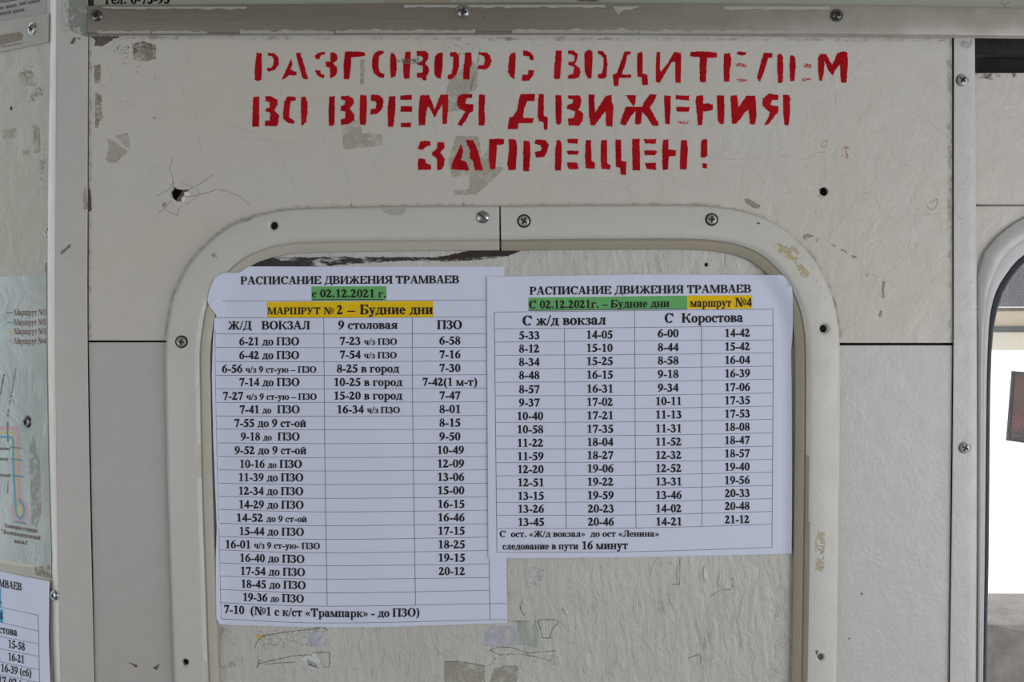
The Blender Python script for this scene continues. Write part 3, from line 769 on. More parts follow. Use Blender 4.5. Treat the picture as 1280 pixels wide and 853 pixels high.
def embolden(poly, d):
    n = len(poly)
    ar = sum(poly[i][0] * poly[(i + 1) % n][1] - poly[(i + 1) % n][0] * poly[i][1] for i in range(n))
    s_ = 1 if ar > 0 else -1
    out = []
    for i in range(n):
        (ax, ay), (bx, by), (cx, cy) = poly[i - 1], poly[i], poly[(i + 1) % n]
        l1 = math.hypot(bx - ax, by - ay) or 1; l2 = math.hypot(cx - bx, cy - by) or 1
        n1 = ((by - ay) / l1 * s_, -(bx - ax) / l1 * s_); n2 = ((cy - by) / l2 * s_, -(cx - bx) / l2 * s_)
        mx, my = n1[0] + n2[0], n1[1] + n2[1]; q = mx * mx + my * my
        if q < 0.3: q = 0.3
        out.append((bx + 2 * mx / q * d, by + 2 * my / q * d))
    return out
BOLD = 16
def text(buf, s, x0, x1, y0, y1=None, cap=9.6, ymid=None, small=0.80, slant=0.0):
    """lay a run of letters between x0 and x1 on a baseline from y0 to y1; {..} is set smaller"""
    if y1 is None: y1 = y0
    items = []; adv = 0; sc = 1.0
    for c in s:
        if c == '{': sc = small; continue
        if c == '}': sc = 1.0; continue
        P, w = glyph(c); items.append((P, adv, sc, w)); adv += w * sc
    xs = [p[0] * sc_ + a for P, a, sc_, w in items for poly in P for p in poly]
    lo, hi = min(xs), max(xs); kx = (x1 - x0) / (hi - lo); ky = cap / 676.0
    for P, a, sc_, w in items:
        for poly in P:
            out = []
            for gx, gy in poly:
                X = x0 + (gx * sc_ + a - lo + slant * gy * sc_) * kx; t = (X - x0) / (x1 - x0)
                yb = y0 + (y1 - y0) * t
                if ymid is not None: yb += 4 * t * (1 - t) * (ymid - (y0 + y1) / 2)
                out.append((X, yb - gy * sc_ * ky))
            buf.append(out)
def convex_mesh(name, polys, h, mat, parent, F=W, hf=None):
    vs_, fs = [], []
    for p in polys:
        o = len(vs_); area = 0
        for i in range(len(p)):
            x1_, y1_ = p[i]; x2_, y2_ = p[(i + 1) % len(p)]; area += x1_ * y2_ - x2_ * y1_
        if abs(area) < 1e-6: continue
        q = p if area < 0 else p[::-1]
        vs_ += [F(x, y, h + (hf(x, y) if hf else 0)) for x, y in q]
        if len(q) <= 4: fs.append(tuple(range(o, o + len(q))))
        else:
            for t in tessellate_polygon([[Vector((x, y, 0)) for x, y in q]]):
                a, b, c = t
                (xa, ya), (xb, yb), (xc, yc) = q[a], q[b], q[c]
                if (xb - xa) * (yc - ya) - (xc - xa) * (yb - ya) > 0: a, c = c, a
                fs.append((o + a, o + b, o + c))
    return mesh_obj(name, vs_, fs, mat, parent)
def pline(buf, pts, w=0.55):
    buf.append(None); buf.pop()
    q = catmull([tuple(p) for p in pts], 10) if len(pts) > 2 else [(pts[0][0] + (pts[1][0] - pts[0][0]) * t / 24, pts[0][1] + (pts[1][1] - pts[0][1]) * t / 24) for t in range(25)]
    for a, b in zip(q, q[1:]):
        dx, dy = b[0] - a[0], b[1] - a[1]; l = math.hypot(dx, dy) or 1; nx, ny = -dy / l * w / 2, dx / l * w / 2
        buf.append([(a[0] + nx, a[1] + ny), (b[0] + nx, b[1] + ny), (b[0] - nx, b[1] - ny), (a[0] - nx, a[1] - ny)])

def rough_line(buf, pts, w=0.8, amp=0.5, seed=0):
    q = []
    for a, b in zip(pts, pts[1:]):
        d = math.hypot(b[0] - a[0], b[1] - a[1]); n = max(1, int(d / 1.8))
        q += [(a[0] + (b[0] - a[0]) * k / n + amp * mnoise.noise(Vector((a[0] + k * .9, a[1], seed))), a[1] + (b[1] - a[1]) * k / n + amp * 1.4 * mnoise.noise(Vector((a[0] + k * .9, a[1], seed + 7)))) for k in range(n)]
    q.append(pts[-1])
    for i, (a, b) in enumerate(zip(q, q[1:])):
        dx, dy = b[0] - a[0], b[1] - a[1]; l = math.hypot(dx, dy) or 1
        ww = w * (0.75 + 0.6 * mnoise.noise(Vector((i * .7, a[0], 2)))); nx, ny = -dy / l * ww / 2, dx / l * ww / 2
        buf.append([(a[0] + nx, a[1] + ny), (b[0] + nx, b[1] + ny), (b[0] - nx, b[1] - ny), (a[0] - nx, a[1] - ny)])
def inside(p, poly):
    x, y = p; r = False; j = len(poly) - 1
    for i in range(len(poly)):
        xi, yi = poly[i]; xj, yj = poly[j]
        if (yi > y) != (yj > y) and x < (xj - xi) * (y - yi) / (yj - yi) + xi: r = not r
        j = i
    return r
def sheet(name, outline, hf, mat, parent, F=W, step=6, thick=0.10):
    """a sheet of paper: its outline cut from a fine grid that follows the height function, with thickness"""
    cu = [Vector((x, y)) for x, y in outline]
    x0, x1 = min(p[0] for p in outline), max(p[0] for p in outline); y0, y1 = min(p[1] for p in outline), max(p[1] for p in outline)
    from mathutils.geometry import delaunay_2d_cdt
    bnd = []
    for i in range(len(outline)):
        a, b = outline[i], outline[(i + 1) % len(outline)]; d = math.hypot(b[0] - a[0], b[1] - a[1]); n = max(1, int(d / step))
        for k in range(n): bnd.append(Vector((a[0] + (b[0] - a[0]) * k / n, a[1] + (b[1] - a[1]) * k / n)))
    nb = len(bnd); pts = list(bnd)
    y = y0 + step / 2
    while y < y1:
        x = x0 + step / 2
        while x < x1:
            if inside((x, y), outline): pts.append(Vector((x, y)))
            x += step
        y += step
    v2, e2, f2, *_ = delaunay_2d_cdt(pts, [], [list(range(nb))], 1, 0.01)
    front = [F(v.x, v.y, hf(v.x, v.y)) for v in v2]; back = [F(v.x, v.y, hf(v.x, v.y) - thick) for v in v2]
    n = len(v2); fs = []
    ec = {}
    for f in f2:
        a, b, c = f
        if (v2[b].x - v2[a].x) * (v2[c].y - v2[a].y) - (v2[c].x - v2[a].x) * (v2[b].y - v2[a].y) > 0: f = [a, c, b]
        fs.append(tuple(f)); fs.append(tuple(n + i for i in reversed(f)))
        for i in range(3):
            e = (f[i], f[(i + 1) % 3]); ec[e] = 1
    for (a, b) in list(ec):
        if (b, a) not in ec: fs.append((b, a, n + a, n + b))
    o = mesh_obj(name, front + back, fs, mat, parent); shade_auto(o, 50); return o
def sm(t): t = max(0, min(1, t)); return t * t * (3 - 2 * t)

def highlight(name, top, bot, x0, x1, mat, par, hf):
    P = []; n = int((x1 - x0) / 2.5)
    for i in range(n):
        for j in range(5):
            f = lambda a, t: a[0] + (a[1] - a[0]) * t
            ta, tb = i / n, (i + 1) / n
            y = lambda t, s_: f(top, t) + (f(bot, t) - f(top, t)) * s_
            P.append([(x0 + (x1 - x0) * ta, y(ta, j / 5)), (x0 + (x1 - x0) * tb, y(tb, j / 5)), (x0 + (x1 - x0) * tb, y(tb, (j + 1) / 5)), (x0 + (x1 - x0) * ta, y(ta, (j + 1) / 5))])
    return convex_mesh(name, P, 0.10, mat, par, hf=hf)

def sm(t): t = max(0, min(1, t)); return t * t * (3 - 2 * t)
# ------------------------------------------------------------------ timetable 1
PALL = PL + PR
def over_frame(x, y, h, gap=0.8):
    if 300 < x < 950 and y > 352: return h
    off = min(math.hypot(x - a, y - b) for a, b in PALL)
    if off < 56.2: return max(h, fheight(off) + gap, 0.25)
    if off < 68: return h + (0.25 - h) * (1 - sm((off - 56.2) / 11.8)) if h < 0.25 else h
    return h
def h1(x, y):
    h = -2.6 + 0.25 * mnoise.noise(Vector((x / 60, y / 60, 0))) * sm((x - 275) / 20)
    h += 0.35 * sm((y - 500) / 200) * math.sin((x - 275) / 120)
    top = sm((x - 300) / 14) * sm((352 - y) / 8) if x > 300 else 0
    return h if x > 330 else over_frame(x, y, h)
t1 = thing('timetable_sheet', W(450, 782, -2.6), 'larger tram timetable sheet in the hatch, with creased corner and three columns of departures', 'timetable')
out1 = [(311, 333.2), (400, 333.5), (520, 333.5), (630.5, 333.5), (632, 500), (634, 779), (560, 781.5), (480, 784), (420, 784.5), (360, 783.5), (300, 781.8), (274, 780.8), (270.5, 774), (270, 740), (269.5, 700), (271, 660), (268.5, 600), (266.5, 550), (265.5, 500), (264.8, 470), (266, 430), (268, 398), (271, 396), (268, 391), (262, 384), (259, 375), (262, 362), (268, 348), (274, 344), (281, 341), (290, 341.5), (299, 341), (305, 337)]
sheet('paper', out1, h1, M['paper'], t1, step=5)
hl = 0.12
highlight('green_highlight', (358.2, 358), (375.8, 375.4), 389.3, 483, M['green'], t1, h1)
highlight('yellow_highlight', (377.6, 376.3), (397.2, 396.6), 333.7, 541.5, M['yellow'], t1, h1)
B = []
rows = [(376.3, 376, 375.3), (397.3, 397.3, 396.4), (417.5, 417.8, 417.5), (434.4, 434.8, 434.4), (452.2, 452.5, 451.3), (469.5, 469.6, 468.6), (486.3, 486.5, 485.4), (503.4, 503.4, 502.3), (520.3, 520.6, 519.7), (536.6, 537.5, 536.6), (553.9, 554.8, 553.9), (570.8, 572.3, 570.8), (587.6, 589.1, 587.6), (604.5, 606, 604.5), (620.7, 623.3, 621.4), (637.1, 640.3, 638.1), (654.4, 657.6, 655), (670.9, 674.7, 671.7), (687.8, 691.5, 688.5), (704.1, 707.5, 705.4), (720.5, 724.4, 722.3), (737.3, 741.6, 738.3), (753.8, 758.2, 755), (774.1, 779.2, 775.4)]
def lx(y): return 269 if y < 420 else 269 + (y - 420) * 0.0215
for i, (a, m_, b) in enumerate(rows):
    xl = lx(a) if i else 278
    if i == 1: xl = 271
    xr = 608 + max(0, a - 400) * 0.012
    pts = [(xl, a), (407, m_), (xr, b)]
    if i >= 22: pts.append((627, b - 0.2))
    pline(B, pts)
pline(B, [(268.8, 412), (269.5, 486), (272, 600), (273.2, 640), (276.5, 774)], 0.4)
pline(B, [(404.7, 397.3), (405.5, 500), (406.5, 600), (409, 758)])
pline(B, [(515.4, 397), (515.8, 500), (517, 600), (519.5, 757)])
pline(B, [(609, 417), (609.5, 560), (611.5, 700), (612.5, 775.5)])
convex_mesh('table_lines', B, hl, M['line'], t1, hf=h1)
B = []
text(B, 'РАСПИСАНИЕ ДВИЖЕНИЯ ТРАМВАЕВ', 300.6, 574, 355.6, 354.2, 9.6)
text(B, '{с} 02.12.2021 {г.}', 389.8, 482.3, 371.9, 371.8, 9.8, small=0.92)
pline(B, [(390, 374.8), (479, 374.5)], 0.9)
text(B, 'МАРШРУТ', 334.2, 400.5, 393.2, 393, 8.6); text(B, '№', 404.5, 417.5, 393, None, 8.6)
text(B, '2', 421, 428.5, 393, None, 11.2); text(B, '–', 434, 444, 393, None, 11.2)
text(B, 'Будние', 449.8, 507, 393, 392.8, 11.8); text(B, 'дни', 512, 541.3, 392.8, None, 11.8)
text(B, 'Ж/Д', 285, 314.5, 412, None, 10.2); text(B, 'ВОКЗАЛ', 327, 387.5, 411.9, None, 10.2)
text(B, '9 столовая', 422.8, 497, 411.6, 411.3, 10.4); text(B, 'ПЗО', 546.3, 577.5, 411.6, None, 11)
c1 = [('6-21 до ПЗО', 299, 374, 431.8), ('6-42 до ПЗО', 299, 374, 449), ('6-56 {ч/з 9 ст-ую – ПЗО}', 277.5, 395.5, 466), ('7-14 до ПЗО', 299, 374.5, 482.8), ('7-27 {ч/з 9 ст-ую – ПЗО}', 278.5, 396, 500), ('7-41 {до}  ПЗО', 299.5, 374.6, 516.9), ('7-55 до 9 ст-ой', 292.8, 382.7, 534), ('9-18 {до}  ПЗО', 301, 374.6, 550.8), ('9-52 до 9 ст-ой', 293.4, 383, 568), ('10-16 {до} ПЗО', 300, 377.5, 585), ('11-39 до ПЗО', 298.7, 379.2, 601.7), ('12-34 до ПЗО', 298.7, 379.2, 618.7), ('14-29 до ПЗО', 299, 379.6, 635.6), ('14-52 {до 9 ст-ой}', 296, 383.6, 652.2), ('15-44 до ПЗО', 299.5, 380, 669), ('16-01 {ч/з 9 ст-ую- ПЗО}', 282, 400, 685.5), ('16-40 до ПЗО', 300.2, 380.7, 702.5), ('17-54 до ПЗО', 301, 381.5, 718.8), ('18-45 до ПЗО', 301.8, 382.2, 735), ('19-36 {до} ПЗО', 304, 380, 751.5)]
for i, (s, a, b, y) in enumerate(c1):
    text(B, s, a, b, y, y + (0 if i < 9 else (i - 8) * 0.2), 9.8)
text(B, '7-10  (№1 с к/ст «Трампарк» - до ПЗО)', 279.8, 524.3, 766.8, 770.8, 10.2, ymid=771.5)
for s, a, b, y in [('7-23 {ч/з ПЗО}', 424.5, 496.3, 431.4), ('7-54 {ч/з ПЗО}', 424.5, 496, 448.4), ('8-25 в город', 421, 499, 465.8), ('10-25 в город', 417.8, 503, 482.8), ('15-20 в город', 417.8, 503, 499.7), ('16-34 {ч/з ПЗО}', 421.6, 500, 516.9)]:
    text(B, s, a, b, y, y - 0.2, 9.8)
ys3 = [430.8, 448.1, 465, 482.5, 499.4, 516.5, 533.5, 550.6, 567.7, 584.6, 601.4, 618.2, 635.2, 652, 668.7, 685.7, 702.4, 719.2]
for i, s in enumerate(['6-58', '7-16', '7-30', '7-42(1 м-т)', '7-47', '8-01', '8-15', '9-50', '10-49', '12-09', '13-06', '15-00', '16-15', '16-46', '17-15', '18-25', '19-15', '20-12']):
    if len(s) > 6: a, b = 528, 596.5
    elif len(s) == 4: a, b = 549.2, 575.6
    else: a, b = 547 + (i - 8) * 0.16, 580 + (i - 8) * 0.16
    text(B, s, a, b, ys3[i], None, 9.8)
convex_mesh('printed_text', B, hl + 0.09, M['ink'], t1, hf=h1)

# ------------------------------------------------------------------ timetable 2
def h2(x, y):
    h = -2.2 + 0.25 * sm((660 - x) / 40) + 0.25 * mnoise.noise(Vector((x / 70, y / 80, 3))) + 0.35 * sm((635 - x) / 20)
    return h if x < 930 else over_frame(x, y, h)
t2 = thing('timetable_sheet', W(800, 695, -2.2), 'white tram timetable sheet on the right of the hatch with four columns of times', 'timetable')
out2 = [(608.8, 346.2), (700, 344.8), (800, 343.4), (900, 343.6), (962, 344), (978, 344), (985, 350), (990, 359), (991.2, 375), (991, 400), (990.5, 422), (988.5, 440), (989.5, 480), (990, 560), (990, 640), (989.5, 692.3), (900, 694.5), (800, 696.5), (700, 697.6), (610.5, 698), (609.5, 560), (609, 450)]
sheet('paper', out2, h2, M['paper'], t2, step=5)
highlight('green_highlight', (372.2, 369.8), (388.6, 386.4), 660.5, 859, M['green'], t2, h2)
highlight('yellow_highlight', (369.6, 369.3), (386.4, 386.2), 859, 940.2, M['yellow'], t2, h2)
B = []
ll = [390.4, 411.2, 427.9, 444.4, 461.3, 478.2, 495, 511.5, 528.3, 545.3, 561.8, 578.6, 595.1, 611.6, 628.4, 644.4, 660.9, 690.6]
mm2 = [388.6, 409.7, 426.2, 443.4, 460.2, 477, 494.4, 511, 527.6, 544.6, 561.2, 577.8, 594.2, 610.9, 627.5, 644, 660.4, 690]
rr = [386.6, 407.3, 425.3, 441.2, 457.9, 474.4, 491.6, 507.9, 524.4, 541.4, 557.9, 574.5, 590.5, 607.2, 623.5, 639.7, 655.7, 684.6]
for i in range(18):
    xl = 617.8 + (ll[i] - 390) * 0.0113
    pline(B, [(xl, ll[i]), (794, mm2[i]), (966.2 - i * 0.06, rr[i])])
pline(B, [(617.8, 390.4), (619, 495), (621.2, 690.6)]); pline(B, [(705.6, 410.5), (706.5, 530), (707.8, 660.6)])
pline(B, [(793.3, 388.6), (794, 530), (795, 660.4)]); pline(B, [(876.8, 408.6), (877.4, 530), (877.5, 658.4)]); pline(B, [(966.2, 386.6), (966.3, 500), (965, 684.6)])
convex_mesh('table_lines', B, hl, M['line'], t2, hf=h2)
B = []
text(B, 'РАСПИСАНИЕ ДВИЖЕНИЯ ТРАМВАЕВ', 662, 939, 368.6, 365.8, 9.8)
text(B, 'С 02.12.2021г. – Будние дни', 661.3, 837, 385.8, 383.9, 9.6)
pline(B, [(661, 388.3), (859, 386.2)], 0.9)
text(B, 'маршрут', 862.7, 914.3, 383.8, 383.5, 10.0); text(B, '№4', 918.8, 939.6, 383.3, None, 10.6)
text(B, 'С ж/д вокзал', 653, 757.4, 407, 405.8, 12)
text(B, 'С', 830.8, 842, 403.7, None, 11.8); text(B, 'Коростова', 852, 929, 403.5, 402.6, 11.6)
A_ = '5-33 8-12 8-34 8-48 8-57 9-37 10-40 10-58 11-22 11-59 12-20 12-51 13-15 13-26 13-45'.split()
B_ = '14-05 15-10 15-25 16-15 16-31 17-02 17-21 17-35 18-04 18-27 19-06 19-22 19-59 20-23 20-46'.split()
C_ = '6-00 8-44 8-58 9-18 9-34 10-11 11-13 11-31 11-52 12-32 12-52 13-31 13-46 14-02 14-21'.split()
D_ = '14-42 15-42 16-04 16-39 17-06 17-35 17-53 18-08 18-47 18-57 19-40 19-56 20-33 20-48 21-12'.split()
ya = [424.2, 440.9, 457.6, 474.1, 491.8, 508.4, 525.2, 542, 558.8, 575.5, 591.8, 608.3, 625, 641.3, 657.8]
yb_ = [423.4, 439.9, 456.6, 473.5, 490.9, 507.6, 524.4, 541.2, 557.7, 574.2, 590.8, 607.5, 624.3, 641, 657.5]
yc_ = [421.9, 439.2, 455.7, 472.8, 489.8, 506.6, 523.4, 540.7, 557.4, 574, 590.5, 607.2, 624, 640.8, 657.3]
yd_ = [421.3, 438.2, 455, 471.9, 489, 505.5, 522.3, 538.8, 555.4, 572, 588.6, 605.4, 621.7, 637.7, 654.5]
for i in range(15):
    d = i * 0.14
    text(B, A_[i], 648.7 if len(A_[i]) == 4 else 646 + d, 674.4 + d * .3 if len(A_[i]) == 4 else 678.2 + d, ya[i], ya[i] - 0.1, 9.8)
    text(B, B_[i], 733.5 + d * .8, 765.8 + d * .8, yb_[i], yb_[i] - 0.1, 9.8)
    text(B, C_[i], 822.3 if len(C_[i]) == 4 else 819.8 + d * .3, 848.3 if len(C_[i]) == 4 else 851.6 + d * .3, yc_[i], yc_[i] - 0.2, 9.8)
    text(B, D_[i], 906.6 - d * .2, 937.8 - d * .4, yd_[i] + .2, yd_[i] - 0.3, 9.8)
text(B, 'С  ост. «Ж/д вокзал»  до ост «Ленина»', 624.5, 824, 671.8, 671.2, 7.8)
text(B, 'следование в пути', 628, 723, 687.4, 687, 8.2); text(B, '16 минут', 727.8, 785, 687.2, 686.8, 10)
convex_mesh('printed_text', B, hl + 0.09, M['ink'], t2, hf=h2)

# ================================================================== RED STENCILLED WARNING, one object per letter
def lt(*pieces):
    out = []
    for (ox, oy), pts in pieces: out.append([(ox + x / 8, oy + y / 8) for x, y in pts])
    return out
A1, B1, C1, D1, E1 = (310, 58), (460, 58), (620, 58), (760, 58), (910, 58)
F2, G2, H2, I2, J2 = (310, 114), (460, 114), (630, 114), (770, 114), (860, 114)
K3, L3, N3 = (510, 170), (640, 170), (750, 170)
LET = [
 lt((A1, [(85,65),(138,68),(138,330),(100,350),(66,335),(70,200)]), (A1, [(200,65),(265,68),(305,110),(308,180),(270,235),(210,252),(186,235),(190,212),(230,215),(252,190),(258,130),(238,98),(200,92)])),
 lt((A1, [(430,122),(446,175),(428,230),(455,248),(485,255),(485,292),(410,288),(370,325),(335,338),(350,300),(390,215)]), (A1, [(480,68),(520,62),(555,160),(600,328),(570,332),(545,315),(500,170)])),
 lt((A1, [(668,100),(690,70),(740,55),(770,58),(768,78),(730,90),(718,125),(680,128)]), (A1, [(825,62),(860,58),(892,90),(893,140),(850,170),(893,215),(893,260),(870,300),(820,320),(820,215),(780,205),(778,152),(825,150)]), (A1, [(668,238),(725,242),(730,275),(768,290),(762,315),(740,318),(690,290)])),
 lt((A1, [(970,52),(1100,50),(1170,62),(1172,95),(1110,105),(1035,108),(1030,200),(1012,328),(960,328),(955,190)])),
 lt((B1, [(160,48),(120,42),(70,60),(45,110),(38,200),(60,270),(110,310),(162,315),(165,280),(120,255),(105,200),(110,100),(155,70)]), (B1, [(228,60),(265,75),(285,120),(288,230),(275,300),(230,318),(220,220),(222,120)])),
 lt((B1, [(375,50),(428,55),(425,150),(415,320),(370,328),(355,300),(350,200)]), (B1, [(488,45),(570,45),(608,75),(600,130),(572,165),(608,215),(608,260),(585,300),(588,330),(565,348),(540,330),(535,315),(488,312),(488,268),(545,262),(550,195),(490,182),(490,165),(540,150),(548,110),(520,95),(488,100)])),
 lt((B1, [(700,65),(750,60),(745,200),(728,325),(690,315),(665,280),(660,190),(672,100)]), (B1, [(820,62),(880,55),(910,90),(912,200),(890,275),(840,330),(800,330),(797,290),(835,275),(850,200),(852,105),(820,100)])),
 lt((B1, [(975,60),(1035,62),(1040,180),(1020,220),(1015,330),(950,330),(955,200)]), (B1, [(1105,60),(1190,62),(1222,95),(1236,140),(1220,200),(1180,232),(1098,228),(1100,190),(1160,188),(1168,140),(1160,100),(1108,78)])),
 lt((C1, [(195,55),(198,120),(185,330),(150,310),(120,260),(125,170),(135,90),(160,68)]), (C1, [(270,40),(310,42),(355,65),(375,100),(376,142),(340,130),(330,100),(270,95)]), (C1, [(325,238),(382,240),(372,290),(330,345),(258,345),(262,285),(318,285)])),
 lt((C1, [(595,42),(657,42),(655,150),(640,325),(600,330),(578,310),(582,220),(592,120)]), (C1, [(718,42),(780,42),(820,80),(815,120),(790,180),(838,215),(845,260),(830,310),(790,325),(718,322),(718,290),(775,272),(780,205),(722,185),(722,158),(780,150),(785,95),(750,78),(718,72)])),
 lt((C1, [(940,30),(965,60),(965,150),(955,315),(925,325),(888,260),(885,160),(883,70),(910,42)]), (C1, [(1020,42),(1065,45),(1105,95),(1115,170),(1105,310),(1060,325),(1020,320),(1020,280),(1060,270),(1075,200),(1075,120),(1050,85),(1020,70)])),
 lt((D1, [(165,52),(225,52),(230,72),(190,95),(175,180),(140,265),(150,282),(232,280),(232,315),(110,318),(105,395),(60,395),(48,310),(50,285),(85,270),(120,180)]), (D1, [(300,65),(330,52),(350,80),(345,270),(395,285),(400,388),(342,388),(335,312),(295,305),(290,200),(292,100)])),
 lt((D1, [(485,55),(522,58),(520,230),(530,255),(600,165),(660,55),(728,62),(732,150),(728,365),(672,362),(672,150),(640,160),(560,290),(520,365),(480,358),(478,200)])),
 lt((D1, [(825,55),(900,48),(1088,60),(1088,110),(990,118),(985,250),(978,362),(920,358),(915,230),(920,110),(822,102)])),
 lt((D1, [(1160,75),(1218,65),(1232,120),(1230,190),(1218,230),(1215,355),(1160,352),(1155,220)]), (E1, [(85,60),(120,50),(180,58),(180,80),(150,92),(90,82)]), (E1, [(75,168),(130,165),(188,180),(185,212),(100,205),(78,195)]), (E1, [(82,325),(130,322),(190,330),(188,352),(100,355)])),
 lt((E1, [(355,65),(440,65),(448,112),(400,115),(385,180),(345,300),(318,362),(290,310),(310,230),(345,110)]), (E1, [(495,85),(530,72),(552,110),(553,250),(545,365),(500,368),(492,250)])),
 lt((E1, [(620,95),(645,85),(672,110),(678,200),(665,350),(620,348),(615,200)]), (E1, [(755,182),(790,172),(835,180),(832,215),(760,212)]), (E1, [(742,315),(835,318),(830,335),(745,350)])),
 lt((E1, [(900,110),(925,72),(985,80),(1020,150),(1042,180),(1065,140),(1090,70),(1150,50),(1195,58),(1200,180),(1185,368),(1130,360),(1118,180),(1080,230),(1045,293),(1010,250),(965,150),(960,250),(940,350),(912,340),(900,240)])),
 # second line
 lt((F2, [(55,55),(115,55),(112,200),(112,358),(42,355),(45,220),(48,90)]), (F2, [(175,50),(230,50),(295,85),(295,140),(262,190),(312,245),(298,340),(280,350),(170,348),(168,295),(215,290),(225,215),(175,205),(180,172),(218,165),(215,108),(172,100)])),
 lt((F2, [(395,52),(478,58),(480,92),(430,100),(415,200),(410,262),(465,295),(465,328),(400,318),(355,280),(350,230),(362,110)]), (F2, [(530,60),(575,55),(595,110),(595,200),(585,310),(535,350),(530,250),(528,130)])),
 lt((F2, [(812,52),(868,52),(868,200),(865,330),(845,348),(808,345),(805,200)]), (F2, [(928,50),(1000,45),(1055,75),(1060,120),(1020,175),(1065,240),(1060,295),(1000,330),(928,340),(925,285),(970,270),(975,205),(925,195),(928,150),(968,135),(970,95),(930,82)])),
 lt((F2, [(1122,38),(1185,42),(1192,120),(1180,330),(1160,340),(1118,330),(1115,200)]), (G2, [(30,35),(110,38),(148,70),(158,110),(140,180),(90,230),(25,238),(25,180),(75,170),(85,120),(65,100),(28,95)])),
 lt((G2, [(208,52),(272,50),(275,180),(265,260),(255,358),(200,355),(195,200)]), (G2, [(325,45),(440,35),(438,88),(322,88)]), (G2, [(325,150),(445,150),(442,210),(325,205)]), (G2, [(328,318),(432,315),(430,360),(332,362)])),
 lt((G2, [(520,40),(610,40),(650,130),(665,185),(690,120),(725,35),(805,32),(800,200),(790,330),(745,330),(742,130),(700,200),(668,265),(640,215),(600,145),(580,220),(572,340),(508,342),(505,200)])),
 lt((G2, [(895,60),(930,30),(1045,28),(1040,65),(985,75),(975,125),(1058,135),(1050,200),(1020,215),(980,290),(935,350),(892,335),(930,270),(975,205),(920,180),(888,140)]), (G2, [(1110,32),(1172,38),(1165,180),(1170,280),(1165,345),(1105,345),(1105,200)])),
 lt((H2, [(165,28),(310,28),(305,98),(235,100),(205,170),(190,250),(200,268),(298,270),(290,318),(145,322),(138,380),(38,380),(50,265),(90,255),(130,190),(140,120)]), (H2, [(348,25),(400,32),(398,245),(438,262),(435,388),(400,385),(395,310),(348,300),(335,250),(340,140)])),
 lt((H2, [(515,40),(570,40),(578,100),(575,320),(550,338),(520,320),(515,200)]), (H2, [(640,40),(760,42),(775,90),(765,150),(742,185),(795,225),(785,300),(750,345),(645,345),(640,275),(700,265),(712,205),(630,175),(632,140),(680,125),(690,85),(640,70)])),
 lt((H2, [(845,32),(908,35),(905,150),(915,210),(1015,50),(1080,35),(1075,85),(1095,160),(1085,355),(1020,350),(1015,200),(960,270),(905,345),(865,338),(850,250)])),
 lt((I2, [(40,35),(100,42),(150,120),(180,155),(195,120),(200,42),(258,42),(260,165),(280,110),(340,30),(412,35),(385,90),(340,165),(380,240),(425,320),(425,350),(365,345),(310,260),(262,205),(250,320),(225,335),(190,325),(195,200),(150,250),(95,345),(42,330),(50,290),(100,150),(75,90)])),
 lt((I2, [(480,40),(548,48),(545,200),(535,330),(495,330),(485,180)]), (I2, [(595,40),(732,45),(728,95),(600,82)]), (I2, [(602,158),(735,158),(730,208),(608,205)]), (I2, [(610,298),(730,300),(725,328),(610,326)])),
 lt((I2, [(800,50),(850,38),(875,45),(872,125),(925,122),(972,135),(968,190),(920,200),(872,205),(862,338),(820,342),(808,220),(795,110)]), (I2, [(1010,42),(1080,42),(1085,180),(1080,325),(1050,332),(1018,300),(1012,180)])),
 lt((J2, [(425,48),(485,38),(498,80),(505,165),(585,45),(670,45),(682,130),(685,250),(668,335),(620,335),(605,190),(570,210),(540,260),(485,325),(440,330),(432,200)])),
 lt((J2, [(745,75),(810,22),(905,40),(905,88),(840,90),(825,140),(905,152),(902,205),(850,275),(800,335),(760,338),(800,270),(820,215),(745,145)]), (J2, [(950,35),(1005,35),(1022,60),(1020,230),(1005,340),(965,340),(952,200)])),
 # third line
 lt((K3, [(100,115),(120,60),(165,48),(225,55),(228,98),(180,105),(155,138),(105,138)]), (K3, [(105,222),(172,232),(180,270),(232,290),(230,340),(100,338),(95,270)]), (K3, [(295,62),(360,62),(368,115),(325,165),(370,230),(360,300),(330,342),(290,342),(290,230),(240,190),(240,165),(288,130)])),
 lt((K3, [(530,82),(555,140),(545,190),(530,240),(580,258),(615,340),(600,348),(430,332),(440,275),(490,170)]), (K3, [(575,35),(655,45),(700,150),(752,345),(670,345),(650,250),(615,220),(620,150)])),
 lt((K3, [(812,30),(960,28),(962,82),(890,95),(885,200),(875,330),(820,335),(808,230)]), (K3, [(1008,28),(1080,38),(1092,110),(1078,340),(1005,340),(992,285),(1008,150)])),
 lt((K3, [(1155,50),(1220,52),(1225,180),(1215,300),(1210,352),(1152,355),(1152,200)]), (L3, [(228,45),(250,35),(330,38),(370,90),(350,165),(320,210),(240,218),(225,160),(280,150),(300,130),(285,95),(228,80)])),
 lt((L3, [(445,45),(470,40),(495,65),(498,200),(490,348),(428,345),(430,180)]), (L3, [(548,38),(580,28),(662,30),(655,80),(560,72)]), (L3, [(545,155),(580,145),(668,150),(660,188),(560,185)]), (L3, [(552,262),(655,268),(665,335),(570,332),(552,300)])),
 lt((L3, [(738,42),(790,42),(798,250),(830,270),(832,330),(735,325),(730,200)]), (L3, [(890,42),(952,42),(952,270),(988,295),(980,335),(895,330),(885,200)]), (L3, [(1035,35),(1092,38),(1092,245),(1145,260),(1140,392),(1085,388),(1080,315),(1038,312),(1035,150)])),
